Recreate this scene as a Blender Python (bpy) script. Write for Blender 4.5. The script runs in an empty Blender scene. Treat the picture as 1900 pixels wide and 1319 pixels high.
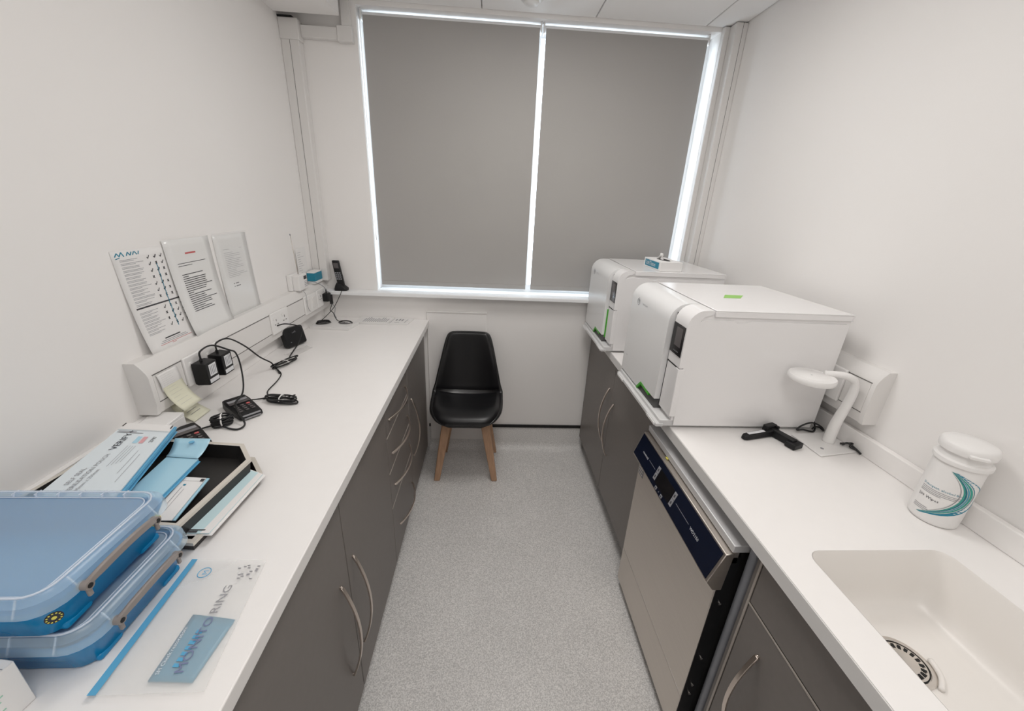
import bpy, bmesh, math, random
from mathutils import Vector, Matrix
random.seed(7)
S = bpy.context.scene
COL = S.collection
R = math.radians

# ------------------------------------------------------------------ camera, world, light, exposure
_y, _p, _r = R(3.6955), R(-21.2106), R(2.7683)
FW = Vector((math.sin(_y)*math.cos(_p), math.cos(_y)*math.cos(_p), math.sin(_p)))
RT = Vector((math.cos(_y), -math.sin(_y), 0)); UP = RT.cross(FW)
RT2 = math.cos(_r)*RT + math.sin(_r)*UP; UP2 = -math.sin(_r)*RT + math.cos(_r)*UP
cd = bpy.data.cameras.new('camera'); cam = bpy.data.objects.new('camera', cd); COL.objects.link(cam)
cam.matrix_world = Matrix(((RT2.x, UP2.x, -FW.x, 0), (RT2.y, UP2.y, -FW.y, 0), (RT2.z, UP2.z, -FW.z, 1.576), (0, 0, 0, 1)))
cd.sensor_width = 36; cd.sensor_fit = 'HORIZONTAL'; cd.lens = 730.07/1900*36; cd.clip_start = 0.02
S.camera = cam

W = bpy.data.worlds.new('world'); S.world = W; W.use_nodes = True
bg = W.node_tree.nodes['Background']
bg.inputs[0].default_value = (0.86, 0.93, 1.0, 1); bg.inputs[1].default_value = 4.5
S.view_settings.view_transform = 'Standard'; S.view_settings.look = 'None'
S.view_settings.gamma = 1; S.view_settings.use_curve_mapping = False
S.view_settings.exposure = 0.0
LIGHT_POWER = 6.0
S.cycles.max_bounces = 8; S.cycles.diffuse_bounces = 6; S.cycles.glossy_bounces = 3; S.cycles.adaptive_threshold = .08; S.cycles.transparent_max_bounces = 12
S.cycles.sample_clamp_indirect = 8.0

# ------------------------------------------------------------------ materials
def lin(c):
    return tuple(((v/255)/12.92 if v/255 <= .04045 else ((v/255+.055)/1.055)**2.4) for v in c)
def mat(name, col, rough=.5, metal=0., spec=.5, bump=0., bscale=200., var=0., vscale=8., alpha=1., trans=0., aniso=None, coat=0., sub=None):
    m = bpy.data.materials.new(name); m.use_nodes = True
    nt = m.node_tree; b = nt.nodes['Principled BSDF']
    b.inputs['Base Color'].default_value = (*col, 1); b.inputs['Roughness'].default_value = rough
    b.inputs['Metallic'].default_value = metal; b.inputs['Specular IOR Level'].default_value = spec
    b.inputs['Alpha'].default_value = alpha; b.inputs['Transmission Weight'].default_value = trans
    b.inputs['Coat Weight'].default_value = coat
    tc = nt.nodes.new('ShaderNodeTexCoord')
    src = tc.outputs['Object']
    if aniso:
        mp = nt.nodes.new('ShaderNodeMapping'); mp.inputs['Scale'].default_value = aniso
        nt.links.new(src, mp.inputs['Vector']); src = mp.outputs['Vector']
    if var > 0:
        n = nt.nodes.new('ShaderNodeTexNoise'); n.inputs['Scale'].default_value = vscale; n.inputs['Detail'].default_value = 1
        nt.links.new(src, n.inputs['Vector'])
        mx = nt.nodes.new('ShaderNodeMix'); mx.data_type = 'RGBA'
        mx.inputs['A'].default_value = tuple(max(0, c*(1-var)) for c in col)+(1,)
        mx.inputs['B'].default_value = tuple(min(1, c*(1+var)) for c in col)+(1,)
        nt.links.new(n.outputs['Fac'], mx.inputs['Factor']); nt.links.new(mx.outputs['Result'], b.inputs['Base Color'])
    if bump > 0:
        n2 = nt.nodes.new('ShaderNodeTexNoise'); n2.inputs['Scale'].default_value = bscale; n2.inputs['Detail'].default_value = 1
        nt.links.new(src, n2.inputs['Vector'])
        bp = nt.nodes.new('ShaderNodeBump'); bp.inputs['Strength'].default_value = bump; bp.inputs['Distance'].default_value = .002
        nt.links.new(n2.outputs['Fac'], bp.inputs['Height']); nt.links.new(bp.outputs['Normal'], b.inputs['Normal'])
    return m
M = {}
M['wall'] = mat('wall_paint', (.865, .848, .834), .55, spec=.3, var=.012, vscale=3)
M['ceil'] = mat('ceiling_tile', (.93, .925, .92), .7, spec=.2)
M['grid'] = mat('ceiling_grid', (.62, .61, .6), .5)
M['white'] = mat('white_plastic', (.82, .81, .80), .35)
M['trunk'] = mat('trunking_plastic', (.76, .745, .73), .35)
M['frame'] = mat('window_frame', (.86, .87, .88), .3)
M['groove'] = mat('groove_shadow_gap', (.12, .115, .11), .8)
M['top'] = mat('solid_surface_worktop', (.87, .852, .838), .32, spec=.4, var=.012, vscale=25)
M['topedge'] = mat('worktop_edge', (.74, .73, .72), .4)
M['cab'] = mat('anthracite_laminate', (.185, .166, .154), .42, spec=.45, var=.05, vscale=60)
M['cabin'] = mat('cabinet_carcass', (.055, .05, .047), .6)
M['edging'] = mat('cabinet_edging', (.42, .38, .34), .4)
M['steel'] = mat('brushed_steel', (.66, .61, .56), .40, metal=1, var=.06, vscale=6, aniso=(1, 1, 120), bump=.02, bscale=80)
M['steelb'] = mat('bright_steel', (.74, .70, .66), .25, metal=1)
M['handle'] = mat('satin_nickel', (.68, .60, .54), .28, metal=1)
M['navy'] = mat('navy_panel', (.006, .010, .026), .18)
M['black'] = mat('black_plastic', (.008, .008, .009), .45, spec=.35)
M['blackm'] = mat('black_matt', (.008, .008, .008), .7)
M['rubber'] = mat('cable_rubber', (.009, .009, .01), .45)
M['leather'] = mat('black_leatherette', (.0075, .0075, .009), .33, spec=.5, bump=.10, bscale=420)
M['shell'] = mat('chair_shell', (.009, .009, .010), .30)
M['wood'] = mat('beech_leg', (.50, .305, .19), .5, var=.22, vscale=14, aniso=(6, 6, 1))
M['auto'] = mat('autoclave_housing', (.84, .83, .83), .17, spec=.5)
M['autod'] = mat('autoclave_door', (.80, .80, .80), .24, spec=.5)
M['autob'] = mat('autoclave_base', (.66, .66, .66), .35)
M['recess'] = mat('recess_grey', (.09, .09, .09), .5)
M['green'] = mat('green_plastic', (.07, .42, .03), .35)
M['sticker'] = mat('green_sticker', (.30, .60, .13), .5)
M['screen'] = mat('display_glass', (.012, .011, .012), .12)
M['lcd'] = mat('display_lcd', (.10, .09, .092), .2)
M['print'] = mat('print_ink', (.05, .05, .055), .7)
M['printg'] = mat('print_grey', (.30, .30, .32), .7)
M['printw'] = mat('print_white', (.75, .76, .78), .6)
M['red'] = mat('print_red', (.55, .12, .12), .7)
M['teal'] = mat('print_teal', (.015, .22, .33), .5)
M['paper'] = mat('paper', (.82, .81, .80), .6, bump=.05, bscale=30)
M['laminate'] = mat('laminated_paper', (.80, .80, .79), .14, bump=.08, bscale=14)
M['note'] = mat('sticky_note', (.76, .75, .60), .7)
M['cyan'] = mat('light_blue_film', (.40, .66, .80), .22, bump=.1, bscale=40)
M['cyan2'] = mat('blue_film', (.13, .42, .66), .25, bump=.1, bscale=40)
M['cyanp'] = mat('pale_blue_film', (.60, .78, .82), .25, bump=.1, bscale=40)
M['boxblue'] = mat('blue_translucent_plastic', (.0, .26, .60), .22)
M['tray'] = mat('tray_black', (.016, .014, .013), .45)
M['rim'] = mat('tray_rim_beige', (.62, .58, .52), .4)
M['bag'] = None
M['greyh'] = mat('grey_handle', (.27, .24, .225), .4)
M['yellow'] = mat('yellow_print', (.72, .66, .12), .5)
M['ivory'] = mat('sink_composite', (.84, .815, .785), .3)
M['blind'] = mat('blind_fabric', (.40, .388, .374), .8, spec=.15, var=.03, vscale=3)
M['traygrey'] = mat('satin_tray_steel', (.72, .72, .73), .42, metal=.35)
M['pipe'] = mat('grey_pipe', (.26, .27, .30), .35)

# lid: clear plastic = transparent + glossy/translucent mix
def film(name, col, fac, rough=.1, diff=(.75, .82, .92)):
    m = bpy.data.materials.new(name); m.use_nodes = True; nt = m.node_tree
    out = nt.nodes['Material Output']; nt.nodes.remove(nt.nodes['Principled BSDF'])
    tr = nt.nodes.new('ShaderNodeBsdfTransparent'); tr.inputs[0].default_value = (*col, 1)
    pb = nt.nodes.new('ShaderNodeBsdfPrincipled'); pb.inputs['Base Color'].default_value = (*diff, 1); pb.inputs['Roughness'].default_value = rough
    mx = nt.nodes.new('ShaderNodeMixShader'); mx.inputs[0].default_value = fac
    nt.links.new(tr.outputs[0], mx.inputs[1]); nt.links.new(pb.outputs[0], mx.inputs[2]); nt.links.new(mx.outputs[0], out.inputs[0])
    return m
M['lid'] = film('clear_lid', (.93, .97, 1), .40, .18, (.62, .79, .92))
M['bag'] = film('clear_bag', (1, 1, 1), .30, .2, (.84, .85, .84))
M['sleeve'] = film('clear_sleeve', (1, 1, 1), .12, .08, (.9, .9, .9))
M['sleeve2'] = film('cloudy_sleeve', (1, 1, 1), .35, .3, (.80, .79, .78))
M['glass'] = film('window_glass', (.97, .99, 1), .06, .02, (.9, .95, 1))
M['blue_t'] = film('blue_tub_plastic', (.06, .56, .92), .80, .2, (.0, .28, .60))

def floor_mat():
    m = bpy.data.materials.new('speckled_vinyl'); m.use_nodes = True; nt = m.node_tree; b = nt.nodes['Principled BSDF']
    tc = nt.nodes.new('ShaderNodeTexCoord')
    v1 = nt.nodes.new('ShaderNodeTexNoise'); v1.inputs['Scale'].default_value = 260; v1.inputs['Detail'].default_value = 2
    v2 = nt.nodes.new('ShaderNodeTexVoronoi'); v2.inputs['Scale'].default_value = 210
    n3 = nt.nodes.new('ShaderNodeTexNoise'); n3.inputs['Scale'].default_value = 5; n3.inputs['Detail'].default_value = 3
    for n in (v1, v2, n3): nt.links.new(tc.outputs['Object'], n.inputs['Vector'])
    cr = nt.nodes.new('ShaderNodeValToRGB'); e = cr.color_ramp.elements
    e[0].position = .36; e[0].color = (.57, .56, .55, 1); e[1].position = .64; e[1].color = (.90, .885, .87, 1)
    nt.links.new(v1.outputs['Fac'], cr.inputs['Fac'])
    cr2 = nt.nodes.new('ShaderNodeValToRGB'); e = cr2.color_ramp.elements
    e[0].position = .10; e[0].color = (.42, .42, .42, 1); e[1].position = .22; e[1].color = (1, 1, 1, 1)
    nt.links.new(v2.outputs['Distance'], cr2.inputs['Fac'])
    mu = nt.nodes.new('ShaderNodeMix'); mu.data_type = 'RGBA'; mu.blend_type = 'MULTIPLY'; mu.inputs['Factor'].default_value = .5
    nt.links.new(cr.outputs[0], mu.inputs['A']); nt.links.new(cr2.outputs[0], mu.inputs['B'])
    cr3 = nt.nodes.new('ShaderNodeValToRGB'); e = cr3.color_ramp.elements
    e[0].position = .3; e[0].color = (.93, .93, .93, 1); e[1].position = .7; e[1].color = (1, 1, 1, 1)
    nt.links.new(n3.outputs['Fac'], cr3.inputs['Fac'])
    mu2 = nt.nodes.new('ShaderNodeMix'); mu2.data_type = 'RGBA'; mu2.blend_type = 'MULTIPLY'; mu2.inputs['Factor'].default_value = 1
    nt.links.new(mu.outputs['Result'], mu2.inputs['A']); nt.links.new(cr3.outputs[0], mu2.inputs['B'])
    nt.links.new(mu2.outputs['Result'], b.inputs['Base Color'])
    b.inputs['Roughness'].default_value = .42; b.inputs['Specular IOR Level'].default_value = .4
    bp = nt.nodes.new('ShaderNodeBump'); bp.inputs['Strength'].default_value = .25; bp.inputs['Distance'].default_value = .001
    nt.links.new(v1.outputs['Fac'], bp.inputs['Height']); nt.links.new(bp.outputs['Normal'], b.inputs['Normal'])
    return m
M['floor'] = floor_mat()
def emis(name, col, s):
    m = bpy.data.materials.new(name); m.use_nodes = True; b = m.node_tree.nodes['Principled BSDF']
    b.inputs['Base Color'].default_value = (*col, 1); b.inputs['Emission Color'].default_value = (*col, 1); b.inputs['Emission Strength'].default_value = s
    return m
M['led'] = emis('led_diffuser', (1, .97, .93), 1.5)

# ------------------------------------------------------------------ geometry helpers
MX = {}      # world matrix of each object's thing
class MB:
    def __init__(s): s.v = []; s.f = []
    def add(s, vs, fs):
        k = len(s.v); s.v += [Vector(p) for p in vs]; s.f += [tuple(i+k for i in f) for f in fs]; return s
    def box(s, x0, x1, y0, y1, z0, z1):
        return s.add([(x0,y0,z0),(x1,y0,z0),(x1,y1,z0),(x0,y1,z0),(x0,y0,z1),(x1,y0,z1),(x1,y1,z1),(x0,y1,z1)],
                     [(3,2,1,0),(4,5,6,7),(0,1,5,4),(1,2,6,5),(2,3,7,6),(3,0,4,7)])
    def prism(s, poly, a, b, axis='Y'):
        # poly of 2D points; axis Y: (x,z); X: (y,z); Z: (x,y)
        n = len(poly)
        def p3(p, t): return (p[0], t, p[1]) if axis == 'Y' else (t, p[0], p[1]) if axis == 'X' else (p[0], p[1], t)
        vs = [p3(p, a) for p in poly]+[p3(p, b) for p in poly]
        fs = [tuple(range(n)), tuple(range(2*n-1, n-1, -1))]+[((i+1) % n, i, i+n, (i+1) % n+n) for i in range(n)]
        return s.add(vs, fs)
    def quad(s, a, b, c, d): return s.add([a, b, c, d], [(0, 1, 2, 3)])
    def tube(s, pts, r, n=8, closed=False, flat=None):
        pts = [Vector(p) for p in pts]; m = len(pts); k = len(s.v); prev = None
        for i, p in enumerate(pts):
            a = pts[(i-1) % m] if (closed or i > 0) else p; b = pts[(i+1) % m] if (closed or i < m-1) else p
            t = (b-a).normalized() if (b-a).length > 1e-9 else Vector((0, 0, 1))
            if prev is None:
                u = t.cross(Vector((0, 0, 1)));
                if u.length < 1e-3: u = t.cross(Vector((1, 0, 0)))
                u.normalize()
            else:
                u = prev - t*prev.dot(t)
                if u.length < 1e-6: u = t.orthogonal()
                u.normalize()
            prev = u; w = t.cross(u)
            rr = r[i] if isinstance(r, (list, tuple)) else r
            for j in range(n):
                an = 2*math.pi*j/n
                s.v.append(p+u*(rr*math.cos(an))+w*(rr*math.sin(an)))
        rng = m if closed else m-1
        for i in range(rng):
            for j in range(n):
                a = k+i*n+j; b = k+i*n+(j+1) % n; c = k+((i+1) % m)*n+(j+1) % n; d = k+((i+1) % m)*n+j
                s.f.append((a, b, c, d))
        if not closed:
            s.f.append(tuple(k+j for j in range(n))[::-1]); s.f.append(tuple(k+(m-1)*n+j for j in range(n)))
        return s
    def lathe(s, prof, cx, cy, n=32, z0=0.):
        k = len(s.v); m = len(prof)
        for (r, z) in prof:
            for j in range(n):
                an = 2*math.pi*j/n; s.v.append(Vector((cx+r*math.cos(an), cy+r*math.sin(an), z0+z)))
        for i in range(m-1):
            for j in range(n):
                a = k+i*n+j; b = k+i*n+(j+1) % n
                s.f.append((a, b, b+n, a+n))
        s.f.append(tuple(k+j for j in range(n))[::-1]); s.f.append(tuple(k+(m-1)*n+j for j in range(n)))
        return s
    def loft(s, rings, cap0=True, cap1=True):
        k = len(s.v); n = len(rings[0])
        for r in rings: s.v += [Vector(p) for p in r]
        for i in range(len(rings)-1):
            for j in range(n):
                a = k+i*n+j; b = k+i*n+(j+1) % n
                s.f.append((a, b, b+n, a+n))
        if cap0: s.f.append(tuple(k+j for j in range(n))[::-1])
        if cap1: s.f.append(tuple(k+(len(rings)-1)*n+j for j in range(n)))
        return s
    def grid(s, fn, nu, nv):
        k = len(s.v)
        for i in range(nu+1):
            for j in range(nv+1): s.v.append(Vector(fn(i/nu, j/nv)))
        for i in range(nu):
            for j in range(nv):
                a = k+i*(nv+1)+j; s.f.append((a, a+nv+1, a+nv+2, a+1))
        return s
    def build(s, name, m, parent=None, smooth=False, bevel=0., seg=2, local=False, solid=0., sub=0, loc=None, rotz=0., fixn=True, angle=None):
        if parent is not None: base = MX[parent]
        else:
            base = Matrix.Translation(loc if loc is not None else centre_base(s.v)) @ Matrix.Rotation(rotz, 4, 'Z')
        inv = Matrix.Identity(4) if local else base.inverted()
        me = bpy.data.meshes.new(name); me.from_pydata([tuple(inv @ v) for v in s.v], [], s.f)
        if fixn:
            bm = bmesh.new(); bm.from_mesh(me); bmesh.ops.recalc_face_normals(bm, faces=bm.faces); bm.to_mesh(me); bm.free()
        me.materials.append(M[m] if isinstance(m, str) else m)
        o = bpy.data.objects.new(name, me); COL.objects.link(o)
        if parent is not None: o.parent = parent
        else: o.matrix_world = base
        MX[o] = base
        if solid:
            md = o.modifiers.new('solid', 'SOLIDIFY'); md.thickness = solid; md.offset = 0
        if bevel:
            md = o.modifiers.new('bevel', 'BEVEL'); md.width = bevel; md.segments = seg; md.limit_method = 'ANGLE'; md.angle_limit = R(40); md.harden_normals = False
        if sub:
            md = o.modifiers.new('sub', 'SUBSURF'); md.levels = sub; md.render_levels = sub
        if smooth or bevel:
            for p in me.polygons: p.use_smooth = True
            if angle or bevel:
                try: me.set_sharp_from_angle(angle=angle or R(35))
                except Exception: pass
        return o
def centre_base(vs):
    xs = [v.x for v in vs]; ys = [v.y for v in vs]; zs = [v.z for v in vs]
    return Vector(((min(xs)+max(xs))/2, (min(ys)+max(ys))/2, min(zs)))
def tag(o, label, cat, group=None):
    o['label'] = label; o['category'] = cat
    if group: o['group'] = group
    return o
def thing(name, label, cat, loc, rotz=0., group=None):
    o = bpy.data.objects.new(name, None); COL.objects.link(o); o.empty_display_size = .05
    o.matrix_world = Matrix.Translation(loc) @ Matrix.Rotation(rotz, 4, 'Z'); MX[o] = o.matrix_world.copy()
    return tag(o, label, cat, group)
def struct(o): o['kind'] = 'structure'; return o
def dup(root, loc, rotz, label=None):
    base = Matrix.Translation(loc) @ Matrix.Rotation(rotz, 4, 'Z')
    r = root.copy(); COL.objects.link(r); r.matrix_world = base; MX[r] = base
    if label: r['label'] = label
    for ch in list(root.children):
        c = ch.copy(); COL.objects.link(c); c.parent = r; MX[c] = base
        for g in list(ch.children):
            d = g.copy(); COL.objects.link(d); d.parent = c; MX[d] = base
    return r
def spline(pts, n=8, closed=False):
    P = [Vector(p) for p in pts]; out = []; m = len(P)
    for i in range(m if closed else m-1):
        p0 = P[(i-1) % m] if (closed or i > 0) else P[0]; p1 = P[i]; p2 = P[(i+1) % m]
        p3 = P[(i+2) % m] if (closed or i+2 < m) else P[-1]
        for k in range(n):
            t = k/n
            out.append(.5*((2*p1)+(p2-p0)*t+(2*p0-5*p1+4*p2-p3)*t*t+(3*p1-p0-3*p2+p3)*t**3))
    if not closed: out.append(P[-1])
    return out
def rrect(x0, x1, y0, y1, r, z, n=5):
    out = []
    for cx, cy, a0 in ((x1-r, y1-r, 0), (x0+r, y1-r, 90), (x0+r, y0+r, 180), (x1-r, y0+r, 270)):
        for i in range(n+1):
            a = R(a0+90*i/n); out.append((cx+r*math.cos(a), cy+r*math.sin(a), z))
    return out
def lettering(body, size, origin, right, up, m, parent, name='lettering', depth=0., align='LEFT', squeeze=1., lift=0.0006):
    """flat printed text: origin = world point of the baseline start, right / up = world directions"""
    cu = bpy.data.curves.new(name, 'FONT'); cu.body = body; cu.size = size; cu.align_x = align; cu.resolution_u = 2; cu.fill_mode = 'FRONT'
    tmp = bpy.data.objects.new(name, cu); COL.objects.link(tmp)
    me = bpy.data.meshes.new_from_object(tmp); bpy.data.objects.remove(tmp); bpy.data.curves.remove(cu)
    r = Vector(right).normalized(); u = Vector(up); u = (u-r*u.dot(r)).normalized(); nrm = r.cross(u)
    o3 = Vector(origin)+nrm*lift; inv = MX[parent].inverted()
    for v in me.vertices:
        v.co = inv @ (o3+r*(v.co.x*squeeze)+u*v.co.y)
    me.name = name; me.materials.clear(); me.materials.append(M[m])
    o = bpy.data.objects.new(name, me); COL.objects.link(o); o.parent = parent; MX[o] = MX[parent]
    return o

XL, XR, WL, WR, YB, H, CE, YF = -.359, .614, -.985, 1.174, 2.301, .90, 2.41, -1.1

# ------------------------------------------------------------------ room shell
struct(MB().box(WL-.1, WR+.1, YF-.1, YB+.1, -.06, 0).build('floor', 'floor'))
struct(MB().box(WL-.12, WL, YF, YB+.25, 0, CE+.1).build('wall_left', 'wall'))
struct(MB().box(WR, WR+.12, YF, YB+.25, 0, CE+.1).build('wall_right', 'wall'))
struct(MB().box(WL-.12, WR+.12, YF-.12, YF, 0, CE+.1).build('wall_front', 'wall'))
WX0, WX1, WZ0, WZ1 = -.651, 1.092, 1.066, 2.392
wb = MB()
wb.box(WL-.12, WX0, YB, YB+.16, 0, CE+.1); wb.box(WX1, WR+.12, YB, YB+.16, 0, CE+.1)
wb.box(WX0, WX1, YB, YB+.16, 0, WZ0-.02); wb.box(WX0, WX1, YB, YB+.16, WZ1, CE+.1)
struct(wb.build('wall_back', 'wall'))
# ceiling: grid with separate tiles
ce = struct(MB().box(WL, WR, YF, YB, CE+.012, CE+.09).build('ceiling', 'grid'))
gx = [-.70, -.07, .47, 1.01, WR]; gy = [YF, -.70, -.10, .50, 1.10, 1.70, YB]
PANELS = [(1, 2), (1, 4), (1, 1)]  # last one, at the doorway end, is added to spread the light more evenly
for i in range(len(gx)-1):
    for j in range(len(gy)-1):
        if (i, j) in PANELS: continue
        MB().box(gx[i]+.0025, gx[i+1]-.0025, gy[j]+.0025, gy[j+1]-.0025, CE, CE+.0125).build('ceiling_tile', 'ceil', ce, bevel=.002, seg=1)
labs = {(1, 2): 'square led ceiling panel over the near end of the aisle', (1, 4): 'square led ceiling panel over the far end of the aisle', (1, 1): 'added square led ceiling panel above the doorway end for more even light'}
for (i, j) in PANELS:
    x0, x1, y0, y1 = gx[i]+.004, gx[i+1]-.004, gy[j]+.004, gy[j+1]-.004
    t = thing('led_panel', labs[(i, j)], 'ceiling light', ((x0+x1)/2, (y0+y1)/2, CE-.004), group='recessed ceiling panels')
    fr = MB(); w = .02
    fr.box(x0, x1, y0, y0+w, CE-.004, CE+.012); fr.box(x0, x1, y1-w, y1, CE-.004, CE+.012)
    fr.box(x0, x0+w, y0+w, y1-w, CE-.004, CE+.012); fr.box(x1-w, x1, y0+w, y1-w, CE-.004, CE+.012)
    fr.build('frame', 'white', t)
    MB().box(x0+w, x1-w, y0+w, y1-w, CE+.002, CE+.010).build('diffuser', 'led', t)
    ld = bpy.data.lights.new('led_light', 'AREA'); ld.shape = 'RECTANGLE'; ld.size = x1-x0-2*w; ld.size_y = y1-y0-2*w
    ld.energy = LIGHT_POWER*{(1, 2): .68, (1, 4): 1.38, (1, 1): .72}[(i, j)]; ld.color = (1, .972, .945)
    lo = bpy.data.objects.new('led_light', ld); COL.objects.link(lo); lo.parent = t; lo.location = (0, 0, -.002)
# bulkhead along the left wall
b = MB().box(WL, -.70, YF, 2.215, 2.315, CE+.02).build('trim_1', 'wall', bevel=.002, seg=1); struct(b)
# back skirting: coved vinyl with a black capping strip
cv = MB(); prof = [(YB, 0), (YB-.05, .0)]
prof = [(YB, 0.0005), (YB-.055, .0005)]+[(YB-.055+.05*math.sin(R(a)), .0005+.05*(1-math.cos(R(a)))) for a in (15, 30, 45, 60, 75, 90)]+[(YB-.004, .165), (YB, .165)]
cv.prism([(p[0], p[1]) for p in prof], -.38, .66, 'X')
sk = struct(cv.build('baseboard_back', 'floor', smooth=True, angle=R(60)))
MB().box(-.38, .66, YB-.010, YB, .165, .183).build('capping_strip', 'blackm', sk)
# door behind the camera
dr = struct(MB().box(-.33, .52, YF, YF+.012, 0, 2.03).build('door_1', 'white', bevel=.003))
MB().box(-.40, -.33, YF, YF+.02, 0, 2.10).box(.52, .59, YF, YF+.02, 0, 2.10).box(-.33, .52, YF, YF+.02, 2.03, 2.10).build('door_frame', 'white', dr)
MB().tube([(.45, YF+.01, 1.0), (.45, YF+.06, 1.0), (.34, YF+.06, 1.0)], .009, 8).build('door_handle', 'handle', dr)

# ------------------------------------------------------------------ window and blinds
wy = YB+.10
wf = MB(); fw = .045
wf.box(WX0, WX1, wy, wy+.05, WZ0, WZ0+fw); wf.box(WX0, WX1, wy, wy+.05, WZ1-fw, WZ1)
wf.box(WX0, WX0+fw, wy, wy+.05, WZ0+fw, WZ1-fw); wf.box(WX1-fw, WX1, wy, wy+.05, WZ0+fw, WZ1-fw)
win = struct(wf.build('window_1', 'frame'))
MB().box(.185, .225, wy, wy+.05, WZ0+fw, WZ1-fw).build('mullion', 'frame', win, bevel=.004)
for a, b_ in ((WX0+fw, .185), (.225, WX1-fw)):
    MB().box(a, b_, wy+.022, wy+.028, WZ0+fw, WZ1-fw).build('pane', 'glass', win)
MB().box(WL+.0, WR, 2.235, YB, 1.046, 1.068).box(WX0, WX1, YB, wy, 1.046, 1.068).build('window_sill', 'frame', win, bevel=.004)
def blind(x0, x1, lab):
    yb = YB+.030; z0, z1 = 1.096, 2.366
    t = thing('roller_blind', lab, 'blind', ((x0+x1)/2, yb, z0), group='roller blinds in the window')
    fb = MB().box(x0, x1, yb, yb+.0012, z0+.012, z1).build('fabric', 'blind', t)
    MB().box(x0, x1, yb-.003, yb+.004, z0, z0+.024).build('bottom_bar', 'blind', t, bevel=.002)
    MB().tube([(x0-.004, yb+.018, z1), (x1+.004, yb+.018, z1)], .0165, 14).build('roller', 'frame', t, smooth=True, angle=R(50))
    for x in (x0-.012, x1+.004):
        MB().box(x, x+.006, yb-.004, yb+.04, z1-.02, WZ1-.001).build('bracket', 'white', t, bevel=.002, seg=1)
    return t
bl = blind(-.630, .210, 'left grey roller blind pulled fully down over the window')
MB().tube(spline([(-.642, YB+.028, 2.36), (-.643, YB+.028, 1.9), (-.642, YB+.028, 1.4), (-.6435, YB+.028, 1.36), (-.645, YB+.028, 1.4), (-.646, YB+.028, 1.9), (-.645, YB+.028, 2.36)], 4), .0012, 5).build('bead_chain', 'white', bl)
blind(.240, 1.046, 'right grey roller blind pulled fully down over the window')

# ------------------------------------------------------------------ trunking on the walls
def dado(name, side, y0, y1, z0, z1, lab, plates, proto_off=.055):
    xw = WL if side < 0 else WR; s = 1 if side < 0 else -1; D = proto_off
    t = thing(name, lab, 'cable trunking', (xw+s*.02, (y0+y1)/2, z0))
    h = z1-z0
    pr = [(xw, z0), (xw+s*(D-.006), z0), (xw+s*D, z0+.03), (xw+s*D, z1-.040), (xw+s*(D-.004), z1-.028), (xw+s*(D-.014), z1-.012), (xw+s*(D-.026), z1), (xw, z1)]
    MB().prism(pr, y0, y1, 'Y').build('body', 'trunk', t, smooth=True, angle=R(35))
    lz0, lz1 = z0+.034, z1-.038
    for zz in (lz0, lz1):
        MB().box(min(xw+s*(D-.001), xw+s*(D+.0006)), max(xw+s*(D-.001), xw+s*(D+.0006)), y0+.012, y1, zz-.0011, zz+.0011).build('groove', 'groove', t)
    # cover sections between the plates
    ys = [y0+.012]+[v for p in plates for v in (p[0], p[1])]+[y1]
    for k in range(0, len(ys), 2):
        if ys[k+1]-ys[k] > .02:
            MB().box(min(xw+s*(D-.001), xw+s*(D+.0012)), max(xw+s*(D-.001), xw+s*(D+.0012)), ys[k]+.001, ys[k+1]-.001, lz0+.002, lz1-.002).build('cover', 'trunk', t)
    ey = y0 if True else y1
    MB().prism([(p[0]+(s*.0015 if i not in (0, 7) else 0), p[1]+(.0012 if i in (6, 7) else (-.0012 if i in (0, 1) else 0))) for i, p in enumerate(pr)], y0-.003, y0+.010, 'Y').build('end_cap', 'trunk', t, smooth=True, angle=R(35))
    for p in plates:
        pl = MB().box(min(xw+s*(D-.001), xw+s*(D+.008)), max(xw+s*(D-.001), xw+s*(D+.008)), p[0], p[1], lz0-.006, lz1+.006).build(p[2], 'white', t, bevel=.003)
        xf = xw+s*(D+.0082)
        if p[2] == 'socket_plate':
            n = p[3] if len(p) > 3 else 2
            for q in range(n):
                yc = p[0]+(p[1]-p[0])*(q+.5)/n; zc = (lz0+lz1)/2-.006
                for dy, dz, wy_, hz in ((0, .018, .004, .010), (-.011, 0, .008, .004), (.011, 0, .008, .004)):
                    MB().box(min(xf, xf-s*.0006), max(xf, xf-s*.0006)+.0002, yc+dy-wy_/2, yc+dy+wy_/2, zc+dz-hz/2, zc+dz+hz/2).build('pin_hole', 'groove', pl)
                MB().box(min(xf-s*.001, xf+s*.002), max(xf-s*.001, xf+s*.002), yc-.022, yc-.012, zc+.020, zc+.034).build('switch', 'white', pl, bevel=.001, seg=1)
        else:
            for q in range(2):
                yc = p[0]+(p[1]-p[0])*(q+.5)/2
                MB().box(min(xf-s*.001, xf+s*.003), max(xf-s*.001, xf+s*.003), yc-.022, yc+.022, (lz0+lz1)/2-.028, (lz0+lz1)/2+.028).build('blank_module', 'trunk', pl, bevel=.001, seg=1)
    return t
dado('dado_trunking', -1, 1.03, YB-.002, .968, 1.122, 'long white cable trunking with sockets on the left wall above the worktop',
     [(1.150, 1.310, 'socket_plate'), (1.655, 1.80, 'socket_plate'), (1.975, 2.115, 'outlet_plate'), (2.125, 2.28, 'socket_plate')])
dado('dado_trunking', 1, .982, 1.78, 1.0, 1.168, 'short white cable trunking behind the desk lamp on the right wall',
     [(1.075, 1.165, 'socket_plate', 1)], .048)
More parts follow.
